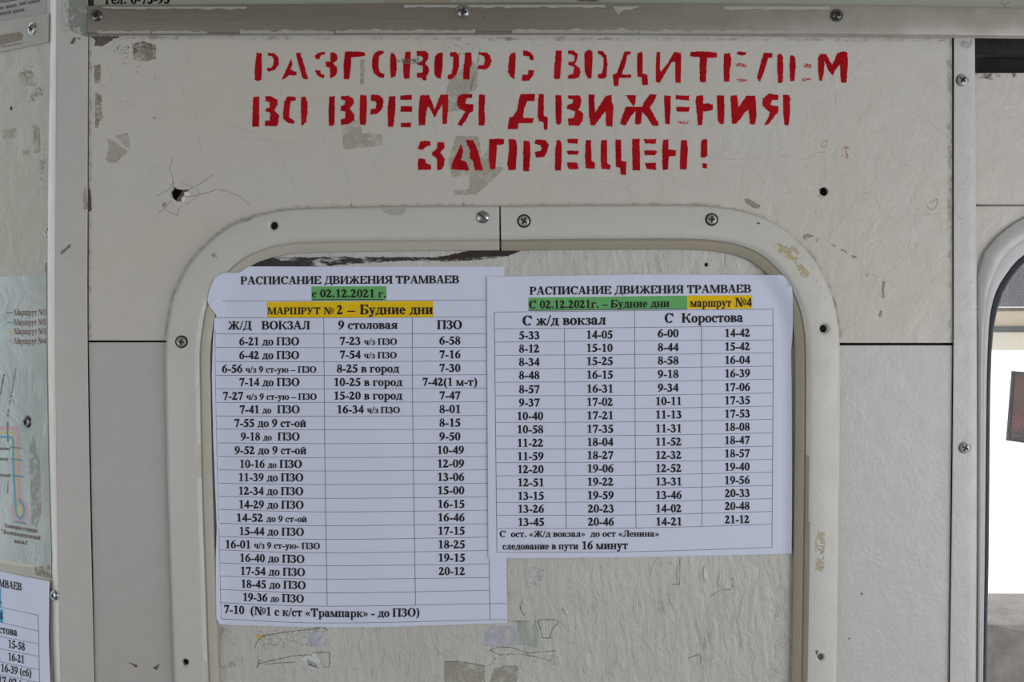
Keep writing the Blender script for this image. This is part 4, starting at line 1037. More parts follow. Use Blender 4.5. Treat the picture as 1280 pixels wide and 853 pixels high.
 lt((N3, [(322,30),(395,28),(400,180),(402,345),(325,345),(322,200)]), (N3, [(435,30),(565,32),(555,82),(450,75)]), (N3, [(442,145),(540,142),(572,158),(550,195),(448,192)]), (N3, [(448,270),(560,268),(560,340),(470,332)])),
 lt((N3, [(632,38),(685,35),(685,135),(760,142),(760,200),(690,205),(682,335),(625,340),(620,150)]), (N3, [(808,40),(870,42),(878,130),(870,335),(800,335),(798,250)])),
 lt((N3, [(1018,35),(1072,32),(1075,190),(1045,220),(1008,215),(1010,80)]), (N3, [(1025,270),(1072,280),(1070,325),(1028,322)])),
]
# pieces where the stencil brush had run dry: (letter, piece)
DRY = {(14, 2), (14, 3), (16, 1), (16, 2), (29, 3)}
for i, pieces in enumerate(LET):
    full = [ragged(p, 0.42, 0.9) for j, p in enumerate(pieces) if (i, j) not in DRY]
    dry = [ragged(p, 0.6, 1.0) for j, p in enumerate(pieces) if (i, j) in DRY]
    o = poly_mesh('stencil_letter', full + dry, 0.12, M['red'], panel_u)
    if dry:
        o.data.materials.append(M['red_dry'])
        nv = sum(len(p) for p in full)
        for p in o.data.polygons:
            if p.vertices[0] >= nv: p.material_index = 1

# ================================================================== WEAR ON THE PANELS
def decal(name, pts, h, mat, parent, amp=0.6, F=W, hf=None, step=1.6):
    return poly_mesh(name, [ragged(pts, amp, step)], h, mat, parent, F, hf)
tape = stain_mat('grey_tape_residue', (0.42, 0.385, 0.315), 1.0, 90, 0.6, 0.3, opacity=0.75)
tape_b = stain_mat('brown_tape_residue', (0.24, 0.19, 0.125), 0.95, 130, 0.6, 0.3, opacity=0.85)
tape_s = stain_mat('speckled_grey_residue', (0.26, 0.24, 0.22), 0.40, 700, 0.65, 0.3, opacity=0.45)
chip = flat_mat('bared_brown_undercoat', (0.10, 0.075, 0.06), 0.7, 0.35, 400)
chip_t = flat_mat('bared_tan_undercoat', (0.27, 0.22, 0.165), 0.7, 0.25, 500)
chip_g = stain_mat('dark_specks', (0.15, 0.125, 0.10), 0.30, 420, 0.7, 0.10, opacity=0.7)
pinkm = stain_mat('pink_paint_smear', (0.50, 0.22, 0.22), 0.6, 500, 0.6, 0.15, opacity=0.8)
bright = flat_mat('lifted_paint_edge', (0.66, 0.65, 0.60), 0.4)
# under the red lettering (thin grey tape marks)
decal('tape_residue', [(446, 150), (452, 150), (452, 166), (478, 168), (478, 182), (430, 187), (426, 158)], 0.06, tape, panel_u)
decal('tape_residue', [(562, 100), (590, 76), (594, 80), (590, 110), (576, 138), (560, 140), (556, 120)], 0.06, tape, panel_u)
decal('tape_residue', [(570, 170), (598, 170), (602, 195), (610, 187), (616, 208), (632, 210), (596, 243), (568, 244), (566, 238), (586, 236), (588, 218), (565, 222), (560, 200)], 0.06, tape, panel_u)
decal('tape_residue', [(370, 100), (386, 98), (388, 117), (370, 118)], 0.06, tape_s, panel_u)
decal('tape_residue', [(450, 75), (456, 73), (455, 105), (450, 106)], 0.06, tape, panel_u)
decal('soot_smudge', [(497, 75), (515, 73), (524, 71), (528, 76), (524, 80), (508, 80), (498, 78)], 0.2, stain_mat('dark_smudge', (0.15, 0.13, 0.10), 0.62, 500, 0.7, 0.12), panel_u, 1.0)
decal('soot_smudge', [(562, 60), (578, 55), (596, 55), (598, 62), (580, 70), (564, 68)], 0.2, chip_g, panel_u, 1.0)
decal('tape_residue', [(585, 122), (600, 60), (596, 110)], 0.06, tape, panel_u)
# right-hand residue with red traces around the drilled hole
decal('tape_residue', [(1051, 192), (1074, 192), (1074, 271), (1050, 272)], 0.06, tape_s, panel_u)
decal('tape_residue', [(1022, 258), (1050, 256), (1050, 272), (1021, 273)], 0.06, tape_s, panel_u)
decal('tape_residue', [(1018, 182), (1074, 182), (1074, 192), (1018, 190)], 0.06, stain_mat('faint_grey_residue', (0.30, 0.28, 0.26), 0.3, 600, 0.65, 0.3, opacity=0.35), panel_u)
decal('pink_smear', [(1053, 183), (1061, 183), (1060, 199), (1053, 197)], 0.08, pinkm, panel_u)
decal('pink_smear', [(1023, 233), (1026, 232), (1024.6, 240), (1027, 245), (1032, 246), (1027, 251), (1022, 244)], 0.05, pinkm, panel_u, 0.9)
# bare patches top left
decal('bare_patch', [(112, 45), (152, 45), (140, 50), (128, 58), (118, 57), (120, 51)], 0.06, chip, panel_u, 0.7)
decal('bare_patch', [(165, 55), (178, 52), (195, 56), (195, 74), (180, 77), (167, 75)], 0.06, tape_b, panel_u, 0.8)
decal('bare_patch', [(165, 54), (180, 52), (194, 56), (194, 62), (182, 60), (172, 66), (166, 66)], 0.09, stain_mat('dark_mould', (0.10, 0.085, 0.065), 0.55, 600, 0.7, 0.15), panel_u, 0.8)
decal('bare_patch', [(142, 60), (152, 55), (162, 58), (162, 70), (156, 76), (150, 66), (142, 66)], 0.06, stain_mat('dark_mould_light', (0.13, 0.115, 0.09), 0.42, 600, 0.7, 0.12), panel_u, 0.8)
decal('bare_patch', [(118, 82), (126, 80), (126, 104), (118, 104)], 0.06, tape_b, panel_u)
decal('bare_patch', [(119, 115), (127, 120), (127, 145), (121, 162), (119, 160)], 0.06, tape_b, panel_u, 0.9)
decal('bare_patch', [(134, 173), (142, 176), (162, 190), (152, 196), (147, 203), (136, 204), (132, 198), (136, 186)], 0.06, tape, panel_u, 0.8)
decal('bare_patch', [(144, 170), (160, 166), (163, 184), (160, 186)], 0.06, tape, panel_u, 0.6)
for cx, cy, rx, ry in ((172, 90, 10, 7), (192, 94, 6, 8), (160, 78, 7, 5), (130, 108, 6, 5), (161, 128, 5, 8), (146, 137, 4, 3), (193, 144, 3, 8), (128, 150, 5, 9), (122, 140, 5, 5)):
    decal('speck_patch', circ(cx, cy, rx, 10, ry), 0.05, chip_g, panel_u, 1.0)
decal('speck_patch', [(186, 205), (194, 204), (194, 218), (187, 216)], 0.06, tape_s, panel_u)
decal('speck_patch', [(536, 55), (566, 52), (604, 56), (600, 62), (560, 64), (538, 62)], 0.05, chip_g, panel_u)
# chips right of the hatch
for pts in ([(930, 249), (935, 248), (951, 257), (949, 261), (941, 260), (932, 254)], [(1004, 294), (1010, 292), (1018, 295), (1013, 297), (1007, 297), (1008, 302), (1004, 298)], [(1020, 300), (1023, 298), (1021, 304)],
            [(1037, 304), (1041, 305), (1045, 308), (1043, 309)], [(1050, 310), (1058, 314), (1059, 317), (1051, 313)], [(1064, 319), (1070, 320), (1071, 323), (1066, 323)], [(1103, 351), (1107, 352), (1105, 362), (1106, 372), (1103, 374), (1102, 362)], [(1081, 341), (1085, 344), (1084, 347)], [(1100, 388), (1103, 389), (1102, 396), (1098, 397)]):
    decal('paint_chip', pts, 0.06, chip_t, panel_u, 0.4, step=1)
for pts in ([(108, 232), (113, 238), (115, 262), (109, 266)],): decal('paint_chip', pts, 0.06, chip, panel_u, 0.5)
decal('paint_chip', [(203, 254), (208, 253), (206, 259), (203, 258)], 0.06, chip_t, panel_u, 0.5)
decal('hole_rim', [(p[0] + (p[0] - 223) * 0.0, p[1]) for p in [(228, 238), (237, 236.8), (231, 240.5), (230, 244.5), (226.5, 248), (227, 252), (220, 252), (222, 247), (226, 243)]], 0.05, chip, panel_u, 0.3)
decal('lifted_paint', [(230, 241), (232, 239.8), (236, 240.5), (238, 244.5), (233, 245.2), (230.5, 244)], 0.5, bright, panel_u, 0.2)
decal('lifted_paint', [(227, 247), (230, 246), (233, 248), (229, 253), (227.5, 252)], 0.4, bright, panel_u, 0.2)
# cracks in the paint film
ck = flat_mat('paint_crack', (0.20, 0.18, 0.155), 0.9)
ckf = stain_mat('faint_paint_crack', (0.27, 0.25, 0.22), 0.75, 160, 0.9, 0.25, opacity=0.5)
dk = [[(236, 237), (246, 232), (258, 225), (266, 219)], [(232, 256), (240, 251), (250, 243), (258, 241), (272, 237), (284, 239), (300, 246), (312, 257)], [(214, 250), (206, 260), (198, 267)], [(216, 228), (214, 235), (206, 240), (196, 245)], [(226, 226), (232, 231), (240, 233.5)],
      [(205, 261), (214, 266), (222, 270), (223, 262), (228, 257)], [(231, 245.4), (247, 245), (250, 243)], [(246, 236), (250, 243)], [(217, 232), (216, 222), (212, 212), (216, 196)]]
B = []
for p in dk: rough_line(B, p, 0.8, 1.0)
convex_mesh('paint_crack', B, 0.07, ck, panel_u)
fk = [[(1030, 233), (1032, 215), (1031, 196)], [(1036, 233), (1048, 222), (1058, 218)], [(1024, 232), (1012, 225), (1008, 205)], [(1023, 240), (1008, 238), (990, 240), (970, 246)], [(1036, 244), (1046, 254), (1049, 262)], [(1024, 250), (1020, 262), (1021, 274)], [(1018, 190), (1040, 192), (1052, 196)],
      [(1074, 238), (1090, 244), (1102, 262), (1110, 268)], [(1094, 200), (1096, 215), (1090, 230), (1078, 236)], [(1140, 260), (1170, 268), (1200, 250)], [(1060, 275), (1110, 272), (1168, 267)], [(1090, 196), (1130, 205), (1160, 222), (1174, 244)],
      [(300, 170), (360, 178), (420, 160)], [(398, 160), (412, 185), (432, 212), (440, 260)], [(456, 175), (468, 205), (480, 214), (520, 218), (560, 226), (580, 246)], [(472, 212), (486, 228), (510, 230)], [(522, 160), (522, 190), (532, 215)], [(556, 128), (566, 160), (570, 185)], [(600, 125), (618, 165), (640, 178)],
      [(258, 150), (300, 160), (340, 180), (356, 210), (372, 240)], [(128, 62), (138, 60), (150, 50), (200, 47)], [(128, 66), (145, 115), (158, 140)], [(700, 60), (702, 110), (706, 160)], [(764, 110), (768, 150), (778, 210), (790, 250)], [(880, 60), (884, 110), (900, 150), (905, 190)], [(660, 45), (668, 55), (674, 58), (682, 52), (700, 50)],
      [(830, 215), (860, 235), (900, 248)], [(905, 170), (930, 200), (960, 235), (970, 270)], [(880, 195), (920, 200), (990, 195)], [(945, 165), (930, 210), (925, 245)], [(1040, 60), (1044, 110), (1046, 150)], [(1160, 150), (1175, 165), (1190, 172)], [(112, 264), (126, 266)], [(700, 215), (720, 225), (760, 228), (800, 245)], [(330, 70), (350, 110), (352, 150)],
      [(240, 60), (228, 110), (246, 150), (250, 190)], [(640, 110), (646, 150), (660, 215), (690, 248)], [(540, 130), (546, 170), (548, 215)], [(1085, 343), (1100, 348), (1110, 350)], [(1084, 346), (1094, 358), (1102, 372)]]
B = []
for p in fk:
    q = catmull(p, 5) if len(p) > 2 else p
    q = [(x + 1.6 * mnoise.noise(Vector((x / 7, y / 7, 1))), y + 1.6 * mnoise.noise(Vector((x / 7, y / 7, 9)))) for x, y in q]
    pline(B, q, 0.5)
convex_mesh('paint_crack', B, 0.07, ckf, panel_u)
B = []
for (x, y), (w_, h_) in (((1165, 256), (7, 6)), ((1030, 180), (4, 4))):
    pline(B, [(x - w_, y), (x - w_ * .3, y + h_), (x + w_ * .6, y + h_ * .6), (x + w_, y - h_), (x + w_ * .2, y - h_ * .8), (x - w_ * .5, y - h_ * .3)], 1.0)
convex_mesh('paint_wrinkle', B, 0.07, flat_mat('grey_wrinkle', (0.26, 0.235, 0.21), 0.6), panel_u)
# joint grime, with shade painted in under the strip and round the hatch frame
gr = stain_mat('joint_grime_and_shade', (0.16, 0.125, 0.085), 0.6, 160, 0.8, 0.35, opacity=0.6)
decal('joint_grime_and_shade', [(112, 45), (1188, 48), (1188, 52), (112, 49)], 0.05, gr, panel_u, 1.2, step=5)
decal('joint_grime_and_shade', [(1183, 50), (1189.5, 50), (1190, 426), (1186, 426)], 0.05, gr, panel_u, 1.0, step=5)
decal('joint_grime_and_shade', [(111, 50), (115, 50), (114, 424), (111, 424)], 0.05, gr, panel_u, 1.0, step=5)
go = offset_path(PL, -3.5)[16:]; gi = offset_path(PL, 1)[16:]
decal('joint_grime_and_shade', [p for p in go if p[1] < 424] + [p for p in gi[::-1] if p[1] < 424], 0.05, gr, panel_u, 0.6, step=5)
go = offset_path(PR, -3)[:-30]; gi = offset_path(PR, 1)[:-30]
decal('joint_grime_and_shade', [p for p in go if p[1] < 424] + [p for p in gi[::-1] if p[1] < 424], 0.05, gr, panel_u, 0.6, step=5)
# lower panels
for par, pts in ((pl_l, [[(160, 828), (172, 832), (170, 835)], [(190, 836), (200, 830), (196, 838)]]), (pl_r, [[(1076, 741), (1079, 742), (1077, 745)], [(1060, 797), (1063, 799), (1061, 800)]])):
    for p in pts: decal('paint_chip', p, -0.14, chip, par, 0.3)

# frame molding wear
ysc = stain_mat('yellow_paint_scuff', (0.47, 0.385, 0.20), 0.62, 230, 0.55, 0.12, opacity=0.9)
hfr = lambda x, y: 0
decal('yellow_scuff', [(967, 304), (985, 304), (996, 312), (1004, 330), (1013, 345), (1002, 348), (994, 330), (984, 322), (974, 318)], 4.78, ysc, hf_r, 0.8)
decal('grey_scuff', [(990, 303), (1002, 312), (1020, 340), (1034, 375), (1026, 372), (1010, 340)], 4.77, stain_mat('pale_blue_scuff', (0.50, 0.53, 0.52), 0.5, 230, 0.5, 0.2, opacity=0.7), hf_r, 0.8)
decal('yellow_scuff', [(1019, 665), (1031, 666), (1030, 715), (1019, 713)], 4.77, stain_mat('tan_tape_flakes', (0.42, 0.36, 0.24), 0.6, 260, 0.6, 0.08), hf_r, 0.5)
decal('metal_scuff', [(477, 261), (508, 261), (504, 268), (494, 270), (482, 267)], 4.77, flat_mat('bared_metal', (0.36, 0.345, 0.32), 0.45, 0.2, 500), hf_l, 0.4)
decal('metal_scuff', [(560, 261), (573, 261), (566, 268)], 4.77, tape_s, hf_l, 0.4)
B = []; pline(B, [(849, 279), (856, 283)], 0.8); pline(B, [(861, 261), (866, 260), (870, 261.5)], 0.8); pline(B, [(888, 262), (891, 259)], 0.8); pline(B, [(862, 268), (852, 276), (858, 284)], 0.5)
convex_mesh('paint_crack', B, 4.77, ckf, hf_r)

# ------------------------------------------------------------------ wear on the hatch board
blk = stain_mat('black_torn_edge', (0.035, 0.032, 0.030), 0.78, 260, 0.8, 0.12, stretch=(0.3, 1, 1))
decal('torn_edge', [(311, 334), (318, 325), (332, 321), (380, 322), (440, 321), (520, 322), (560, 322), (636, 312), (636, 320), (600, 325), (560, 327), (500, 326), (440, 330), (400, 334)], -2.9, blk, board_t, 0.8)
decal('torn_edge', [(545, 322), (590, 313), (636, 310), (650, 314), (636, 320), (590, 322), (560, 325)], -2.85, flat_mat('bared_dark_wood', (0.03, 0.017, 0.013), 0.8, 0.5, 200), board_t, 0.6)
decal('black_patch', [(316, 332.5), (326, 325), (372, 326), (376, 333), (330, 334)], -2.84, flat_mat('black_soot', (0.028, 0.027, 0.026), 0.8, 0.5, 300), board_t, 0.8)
bcr = stain_mat('crack_and_shade_line', (0.15, 0.14, 0.115), 0.6, 200, 0.8, 0.2, opacity=0.6)
B = []
rnd = random.Random(3)
for k in range(46):
    x = rnd.uniform(640, 985); y = rnd.choice([rnd.uniform(316, 330), rnd.uniform(700, 850), rnd.uniform(700, 850)])
    if x > 975 and y < 400: continue
    l = rnd.uniform(8, 45) if y > 400 else rnd.uniform(6, 14)
    pline(B, [(x, y), (x + rnd.uniform(-2, 2), y + l / 2), (x + rnd.uniform(-3, 5), y + l)], rnd.uniform(0.35, 0.8))
for k in range(16):
    x = rnd.uniform(280, 620); y = rnd.uniform(788, 840); l = rnd.uniform(10, 50)
    pline(B, [(x, y), (x + rnd.uniform(-2, 2), y + l / 2), (x + rnd.uniform(-3, 3), y + l)], rnd.uniform(0.3, 0.7))
for x, y in ((875, 322), (889, 320), (939, 326), (884, 324)): pline(B, [(x, y), (x + 1, y + 4), (x, y + 8)], 1.0)
for k in range(9):  # curved dark lines painted for the shadows along the right edge
    x = 968 + k * 2.1; y = 700 + k * 7
    rough_line(B, [(x + 18, y - 12), (x + 8, y + 18), (x + 3, y + 50), (x, y + 90), (x + 2, y + 140)], rnd.uniform(0.5, 1.0), 1.2, k)
for k in range(12):
    x = rnd.uniform(660, 960); y = rnd.uniform(700, 800); l = rnd.uniform(30, 120)
    rough_line(B, [(x, y), (x + rnd.uniform(-3, 5), y + l / 2), (x + rnd.uniform(-2, 10), y + l)], rnd.uniform(0.4, 0.8), 1.5, k)
for k in range(8):
    x = rnd.uniform(285, 600); y = rnd.uniform(786, 810); l = rnd.uniform(30, 70)
    rough_line(B, [(x, y), (x + rnd.uniform(-3, 3), y + l / 2), (x + rnd.uniform(-3, 3), y + l)], rnd.uniform(0.4, 0.8), 1.5, k)
convex_mesh('cracks_and_shade_lines', B, -2.92, bcr, board_t)
# lifted paint ridges and dents with real relief
def ridge(x0, y0, x1, y1, wd, ht):
    vs_, fs = [], []; n = 10
    for i in range(n + 1):
        t = i / n; x, y = x0 + (x1 - x0) * t, y0 + (y1 - y0) * t; w_ = wd * math.sin(math.pi * min(max(t, .04), .96)); x += 1.2 * mnoise.noise(Vector((x0, y / 5, 0)))
        vs_ += [W(x - w_, y, -3.05), W(x - w_ * .3, y, -3 + ht * math.sin(math.pi * t)), W(x + w_, y, -3.05)]
    for i in range(n):
        a = 3 * i; fs += [(a, a + 1, a + 4, a + 3), (a + 1, a + 2, a + 5, a + 4)]
    return mesh_obj('paint_ridge', vs_, fs, M['board'], board_t, True)
for a in ((704, 760, 712, 772, 3.0, 1.1), (848, 705, 847, 728, 2.4, 1.0), (880, 706, 881, 730, 2.4, 1.0), (900, 712, 898, 738, 2.0, 0.8), (838, 744, 840, 760, 3.2, 0.9), (800, 745, 803, 765, 3.2, 0.8), (820, 700, 812, 724, 3, .8), (775, 770, 780, 792, 3.5, .7), (740, 735, 748, 755, 3, .7), (870, 770, 876, 800, 4, .7), (905, 790, 912, 820, 4, .7), (655, 745, 652, 768, 2.5, .9), (448, 792, 455, 835, 2.5, .9), (482, 815, 476, 842, 2.5, .9), (530, 800, 538, 815, 2.5, .6), (930, 740, 925, 775, 3, .7), (790, 800, 796, 835, 3.4, .7), (735, 790, 742, 830, 3.4, .6)):
    ridge(*a)
tapeb = stain_mat('old_clear_tape', (0.38, 0.355, 0.27), 1.0, 90, 0.4, 0.3, opacity=0.8)
brn = stain_mat('brown_torn_outline', (0.16, 0.13, 0.10), 1.0, 150, 0.8, 0.25, opacity=0.85)
lav = stain_mat('pale_paper_scrap', (0.52, 0.53, 0.62), 1.0, 60, 0.7, 0.25, opacity=0.85)
grn = stain_mat('pale_green_paper_scrap', (0.40, 0.47, 0.41), 1.0, 60, 0.7, 0.3, opacity=0.6)
decal('tape_residue', [(555, 827), (573, 827), (606, 833), (606, 853), (640, 853), (660, 900), (556, 900)], -2.93, tapeb, board_t)
decal('tape_residue', [(618, 835), (648, 833), (646, 853), (612, 853)], -2.9, tapeb, board_t)
decal('tape_residue', [(320, 789), (410, 784), (412, 808), (330, 812)], -2.93, stain_mat('old_pale_tape', (0.46, 0.46, 0.42), 0.5, 400, 0.4, 0.2, opacity=0.7), board_t)
decal('dirt_patch', [(275, 783), (292, 783), (300, 800), (292, 853), (276, 853)], -2.93, stain_mat('dark_dirt', (0.16, 0.15, 0.11), 0.45, 120, 0.8, 0.3, opacity=0.7), board_t)
decal('paper_scrap', [(388, 790), (404, 792), (404, 809), (387, 808)], -2.88, lav, board_t, 0.4)
decal('paper_scrap', [(376, 824), (384, 819), (394, 818), (400, 826), (396, 838), (386, 833)], -2.88, paper_mat('white_paper_scrap', (0.56, 0.57, 0.56)), board_t, 0.6)
decal('paper_scrap', [(606, 792), (613, 783), (646, 783), (646, 807), (604, 808)], -2.88, lav, board_t, 0.5)
decal('paper_scrap', [(646, 776), (674, 776), (672, 810), (647, 806)], -2.9, grn, board_t, 0.5)
decal('paper_scrap', [(660, 706), (680, 712), (676, 735), (662, 730)], -2.9, stain_mat('lavender_scrap', (0.52, 0.50, 0.56), 0.7, 200, 0.6, 0.2, opacity=0.8), board_t, 0.7)
decal('paper_scrap', [(321, 793), (327, 796), (322, 800)], -2.86, flat_mat('orange_scrap', (0.60, 0.36, 0.03), 0.6), board_t, 0.2)
B = []
for p in ([(318, 810), (323, 800), (330, 795), (360, 790), (390, 787), (402, 784), (410, 788)], [(320, 835), (324, 830), (340, 826), (370, 820), (390, 819)], [(322, 834), (324, 826), (328, 826)], [(390, 816), (412, 816), (412, 834), (404, 834)], [(330, 831), (350, 829), (370, 828)],
          [(673, 775), (694, 775), (698, 779), (691, 786), (687, 797), (692, 797)], [(673, 776), (678, 798), (688, 798)], [(612, 813), (624, 809), (640, 810), (660, 817), (680, 815), (694, 814), (689, 827), (672, 822), (650, 818), (624, 819), (612, 813)],
          [(556, 828), (573, 827), (606, 833)], [(612, 833), (620, 822)], [(628, 833), (645, 833)], [(850, 699), (849, 720), (850, 731), (840, 731)], [(881, 707), (880, 728)], [(888, 746), (900, 738), (915, 737)], [(915, 722), (916, 735)], [(702, 761), (712, 770)],
          [(634, 777), (655, 777)], [(655, 747), (650, 760), (655, 770)], [(860, 823), (876, 818), (876, 830)]):
    B = []; rough_line(B, p, 1.3, 1.2); convex_mesh('torn_outline', B, -2.86, brn, board_t)
B = []
for k in range(8):   # scribbled pen marks
    x = 384 + k * 1.6; pline(B, [(x, 824 + k * 0.8), (x + 1.5, 832 + k * .5), (x + 2.5, 828 + k)], 0.6)
convex_mesh('pen_marks', B, -2.85, M['ink'], board_t)

# ------------------------------------------------------------------ strip and posts: paint remnants, screws
put_screw(121, 19.5, 4.3, 7.4, 'pan', 'dark_steel', trim_3, 20)
put_screw(579, 15.5, 4.3, 10.2, 'flange', 'steel', trim_3, 18).data
put_screw(1045.5, 19.5, 4.3, 8.2, 'flange', 'dark_steel', trim_3, 40)
put_screw(1202.5, 100.5, 1.6, 8.4, 'ring', 'painted_steel', trim_2, 42)
put_screw(1205.5, 560, 1.6, 8.4, 'ring', 'painted_steel', trim_2, 28)
rem = flat_mat('old_cream_paint_remnant', (0.33, 0.32, 0.28), 0.5, 0.08, 300)
def wavy(x0, x1, ytop, ybot, seed, flat_top=True, amp=2.0, slope=0.0):
    rnd = random.Random(seed); a, b = [], []
    x = x0
    while x < x1:
        a.append((x, ytop + slope * (x - x0))); b.append((x, ybot + slope * (x - x0) + amp * mnoise.noise(Vector((x / 14, seed, 0))) + rnd.uniform(-.3, .3))); x += 3
    return a + b[::-1] if flat_top else [(p[0], ytop + slope * (p[0] - x0) + amp * mnoise.noise(Vector((p[0] / 14, seed, 0)))) for p in a] + [(p[0], ybot + slope * (p[0] - x0)) for p in a[::-1]]
for i, (x0, x1, t_, b_) in enumerate([(128, 310, 8.3, 11), (505, 760, 6, 9.2), (905, 1040, 8, 12)]):
    poly_mesh('paint_remnant', [wavy(x0, x1, t_, b_, i + 1)], 4.78, rem, trim_3)
for i, (x0, x1, t_, b_) in enumerate([(122, 190, 38.5, 42), (190, 262, 39, 42), (300, 420, 38, 42.3), (420, 596, 37.5, 41.3), (640, 800, 37, 41.4), (800, 1010, 38, 42)]):
    poly_mesh('paint_remnant', [wavy(x0, x1, t_, b_, i + 11, False, 3.4)], 4.52, rem, trim_3)
decal('paint_remnant', [(765, 8), (800, 8), (790, 12), (778, 13), (773, 19), (768, 12)], 4.8, rem, trim_3, 0.6)
decal('paint_chip', [(603, 20), (606, 21), (604, 23)], 4.85, chip, trim_3, 0.2)
# corner post: grey smear at its head, chips, pencil mark
decal('grey_smear', [(87, -60), (110, -60), (110, 46), (102, 44), (88, 38), (84, 20)], 2.35, stain_mat('grey_green_smear', (0.25, 0.26, 0.22), 0.85, 90, 0.5, 0.15, opacity=0.9), trim_1, 0.8)
decal('grey_smear', [(76, -60), (86, -60), (86, 40), (80, 42), (76, 38)], 2.4, stain_mat('white_filler', (0.48, 0.50, 0.50), 0.6, 250, 0.5, 0.1, opacity=0.9), trim_1, 1.0)
decal('speck_patch', [(83, -10), (88, -10), (87, 38), (83, 36)], 2.5, flat_mat('black_specks', (0.05, 0.045, 0.04), 0.8) if False else chip_g, trim_1, 1.2)
for p in ([(88, 54), (92, 47), (95, 47), (91, 55)], [(97, 48), (99, 46), (99, 50)], [(104, 240), (108, 232), (110, 262), (104, 262)]): decal('paint_chip', p, 2.42, chip if p[0][1] < 100 else tape_b, trim_1, 0.3)
B = []; text(B, 'Еш не', 76, 88, 319, 308, 4.5)
convex_mesh('pencil_mark', B, 2.5, M['brown_ink'], trim_1)
decal('speck_patch', [(1198, 60), (1216, 140), (1214, 250), (1196, 300), (1194, 180)], 2.1, stain_mat('sparse_specks', (0.22, 0.19, 0.165), 0.14, 260, 0.7, 0.1, opacity=0.6), trim_2)
decal('joint_grime_and_shade', [(1194, 49), (1217, 49), (1214, 60), (1196, 62)], 2.1, gr, trim_2)
decal('joint_grime_and_shade', [(1218, 92.5), (1270, 92), (1272, 97), (1240, 100), (1218, 97)], -0.9, stain_mat('brown_joint_dirt', (0.10, 0.08, 0.06), 0.6, 200, 0.8, 0.2, opacity=0.85), rec, 0.8)

# top sign
sign = thing('phone_sign', W(350, 7, 1), 'pale greenish phone number sign cut by the top edge, above the metal strip', 'sign')
zero = lambda x, y: 0
sheet('paper', [(119.5, -90), (563, -90), (563, 9.5), (119.5, 9.5)], lambda x, y: 1.25, M['sign_paper'], sign, step=30)
B = []; text(B, 'Тел: 6-73-93', 128.5, 212, 5.0, 4.2, 12.5)
convex_mesh('printed_text', B, 1.4, M['ink'], sign)
sheet('tan_edge', [(480, -90), (562, -90), (562, 9.4), (480, 9.4)], lambda x, y: 1.36, M['sign_paper2'], sign, step=30, thick=0.05)
cs = thing('blank_card', W(900, 7, 1), 'blank greenish card above the metal strip, right of the phone number sign', 'card')
sheet('paper', [(571, -90), (1340, -90), (1340, 14), (571, 9)], lambda x, y: 1.25, M['sign_paper'], cs, step=30)
decal('brown_mark', [(721, -5), (749, -5), (748, 2), (722, 1.6)], 1.4, chip, cs, 0.3)
B = []; pline(B, [(1250, 2), (1256, 6), (1262, 2)], 1.0); pline(B, [(1256, 6), (1257, 10)], 1.2); convex_mesh('crack_marks', B, 1.4, brn, cs)
box('dark_slot', W(111, 0).x, W(118, 0).x, -0.0013, -0.0010, W(0, 9).z, W(0, -90).z, M['dark'], trim_3)

# ================================================================== LEFT WALL ITEMS
def ldecal(name, pts, h, mat, parent, amp=0.4): return decal(name, pts, h, mat, parent, amp, F=L)
ltan = stain_mat('yellowed_glue', (0.36, 0.32, 0.20), 0.75, 120, 0.5, 0.3, opacity=0.75)
for p in ([(22, 92), (38, 88), (47, 96), (46, 108), (25, 108)], [(2, 163), (20, 160), (21, 172), (3, 174)], [(41, 156), (50, 156), (50, 190), (42, 192)], [(28, 188), (36, 188), (36, 194), (28, 194)]): ldecal('glue_stain', p, 0.05, ltan, wall_left)
ldecal('scuff', [(34, 128), (44, 110), (58, 106), (54, 118), (44, 126)], 0.05, stain_mat('grey_scuff_mark', (0.25, 0.23, 0.18), 0.6, 300, 0.6, 0.2, opacity=0.7), wall_left)
ldecal('scuff', [(47, 205), (57, 170), (58, 240), (52, 236)], 0.05, stain_mat('grey_green_scuff', (0.26, 0.25, 0.20), 0.45, 300, 0.6, 0.2, opacity=0.7), wall_left)
B = []
for p in ([(25, 90), (30, 92), (34, 98), (38, 96)], [(28, 86), (34, 90), (40, 92)], [(36, 82), (42, 84)]): pline(B, p, 0.7)
convex_mesh('paint_wrinkle', B, 0.1, brn, wall_left, F=L)
poly_mesh('nail_hole', [circ(14, 135.5, 1.5, 10, 2.6)], 0.08, M['dark'], wall_left, F=L)
# metal plate and its screw
mp_ = thing('label_plate', L(30, 60, 0), 'small dull cream label plate with one screw and brown tape, upper left corner', 'plate')
lslab('plate', [(-60, 39), (61, 16.3), (60.5, 52.5), (-60, 77.5)], 0.1, 1.0, M['plate'], mp_)
put_screw(40.5, 36, 0.9, 8.6, 'pan', 'steel', mp_, 30, F=L)
ldecal('brown_tape', [(-40, 50), (0, 44), (24, 39.8), (29, 43), (27, 50), (0, 56.5), (-40, 64)], 1.08, flat_mat('brown_packing_tape', (0.15, 0.115, 0.065), 0.4, 0.2, 300), mp_, 0.4)
B = []; text(B, 'номер вагона', 2, 28, 59.2, 54.5, 1.6); convex_mesh('printed_text', B, 1.08, M['grey_ink'], mp_, F=L)
nt_ = thing('paper_notice', L(20, 25, 0), 'faded printed notice cut by the top left corner, above the label plate', 'notice')
lslab('paper', [(-60, -100), (58.5, -120), (58.3, 16.2), (-60, 38)], 0.02, 0.15, M['paper_grey'], nt_)
B = []
text(B, 'управляющими', -28, 21, 8, 0.3, 5.0); text(B, 'ее', 0.2, 4.6, 12.3, 11.5, 5.0); text(B, 'оказать', 7, 21, 10.8, 8.2, 5.0); text(B, 'необходимой', 24, 50, 7.2, 2.2, 5.0)
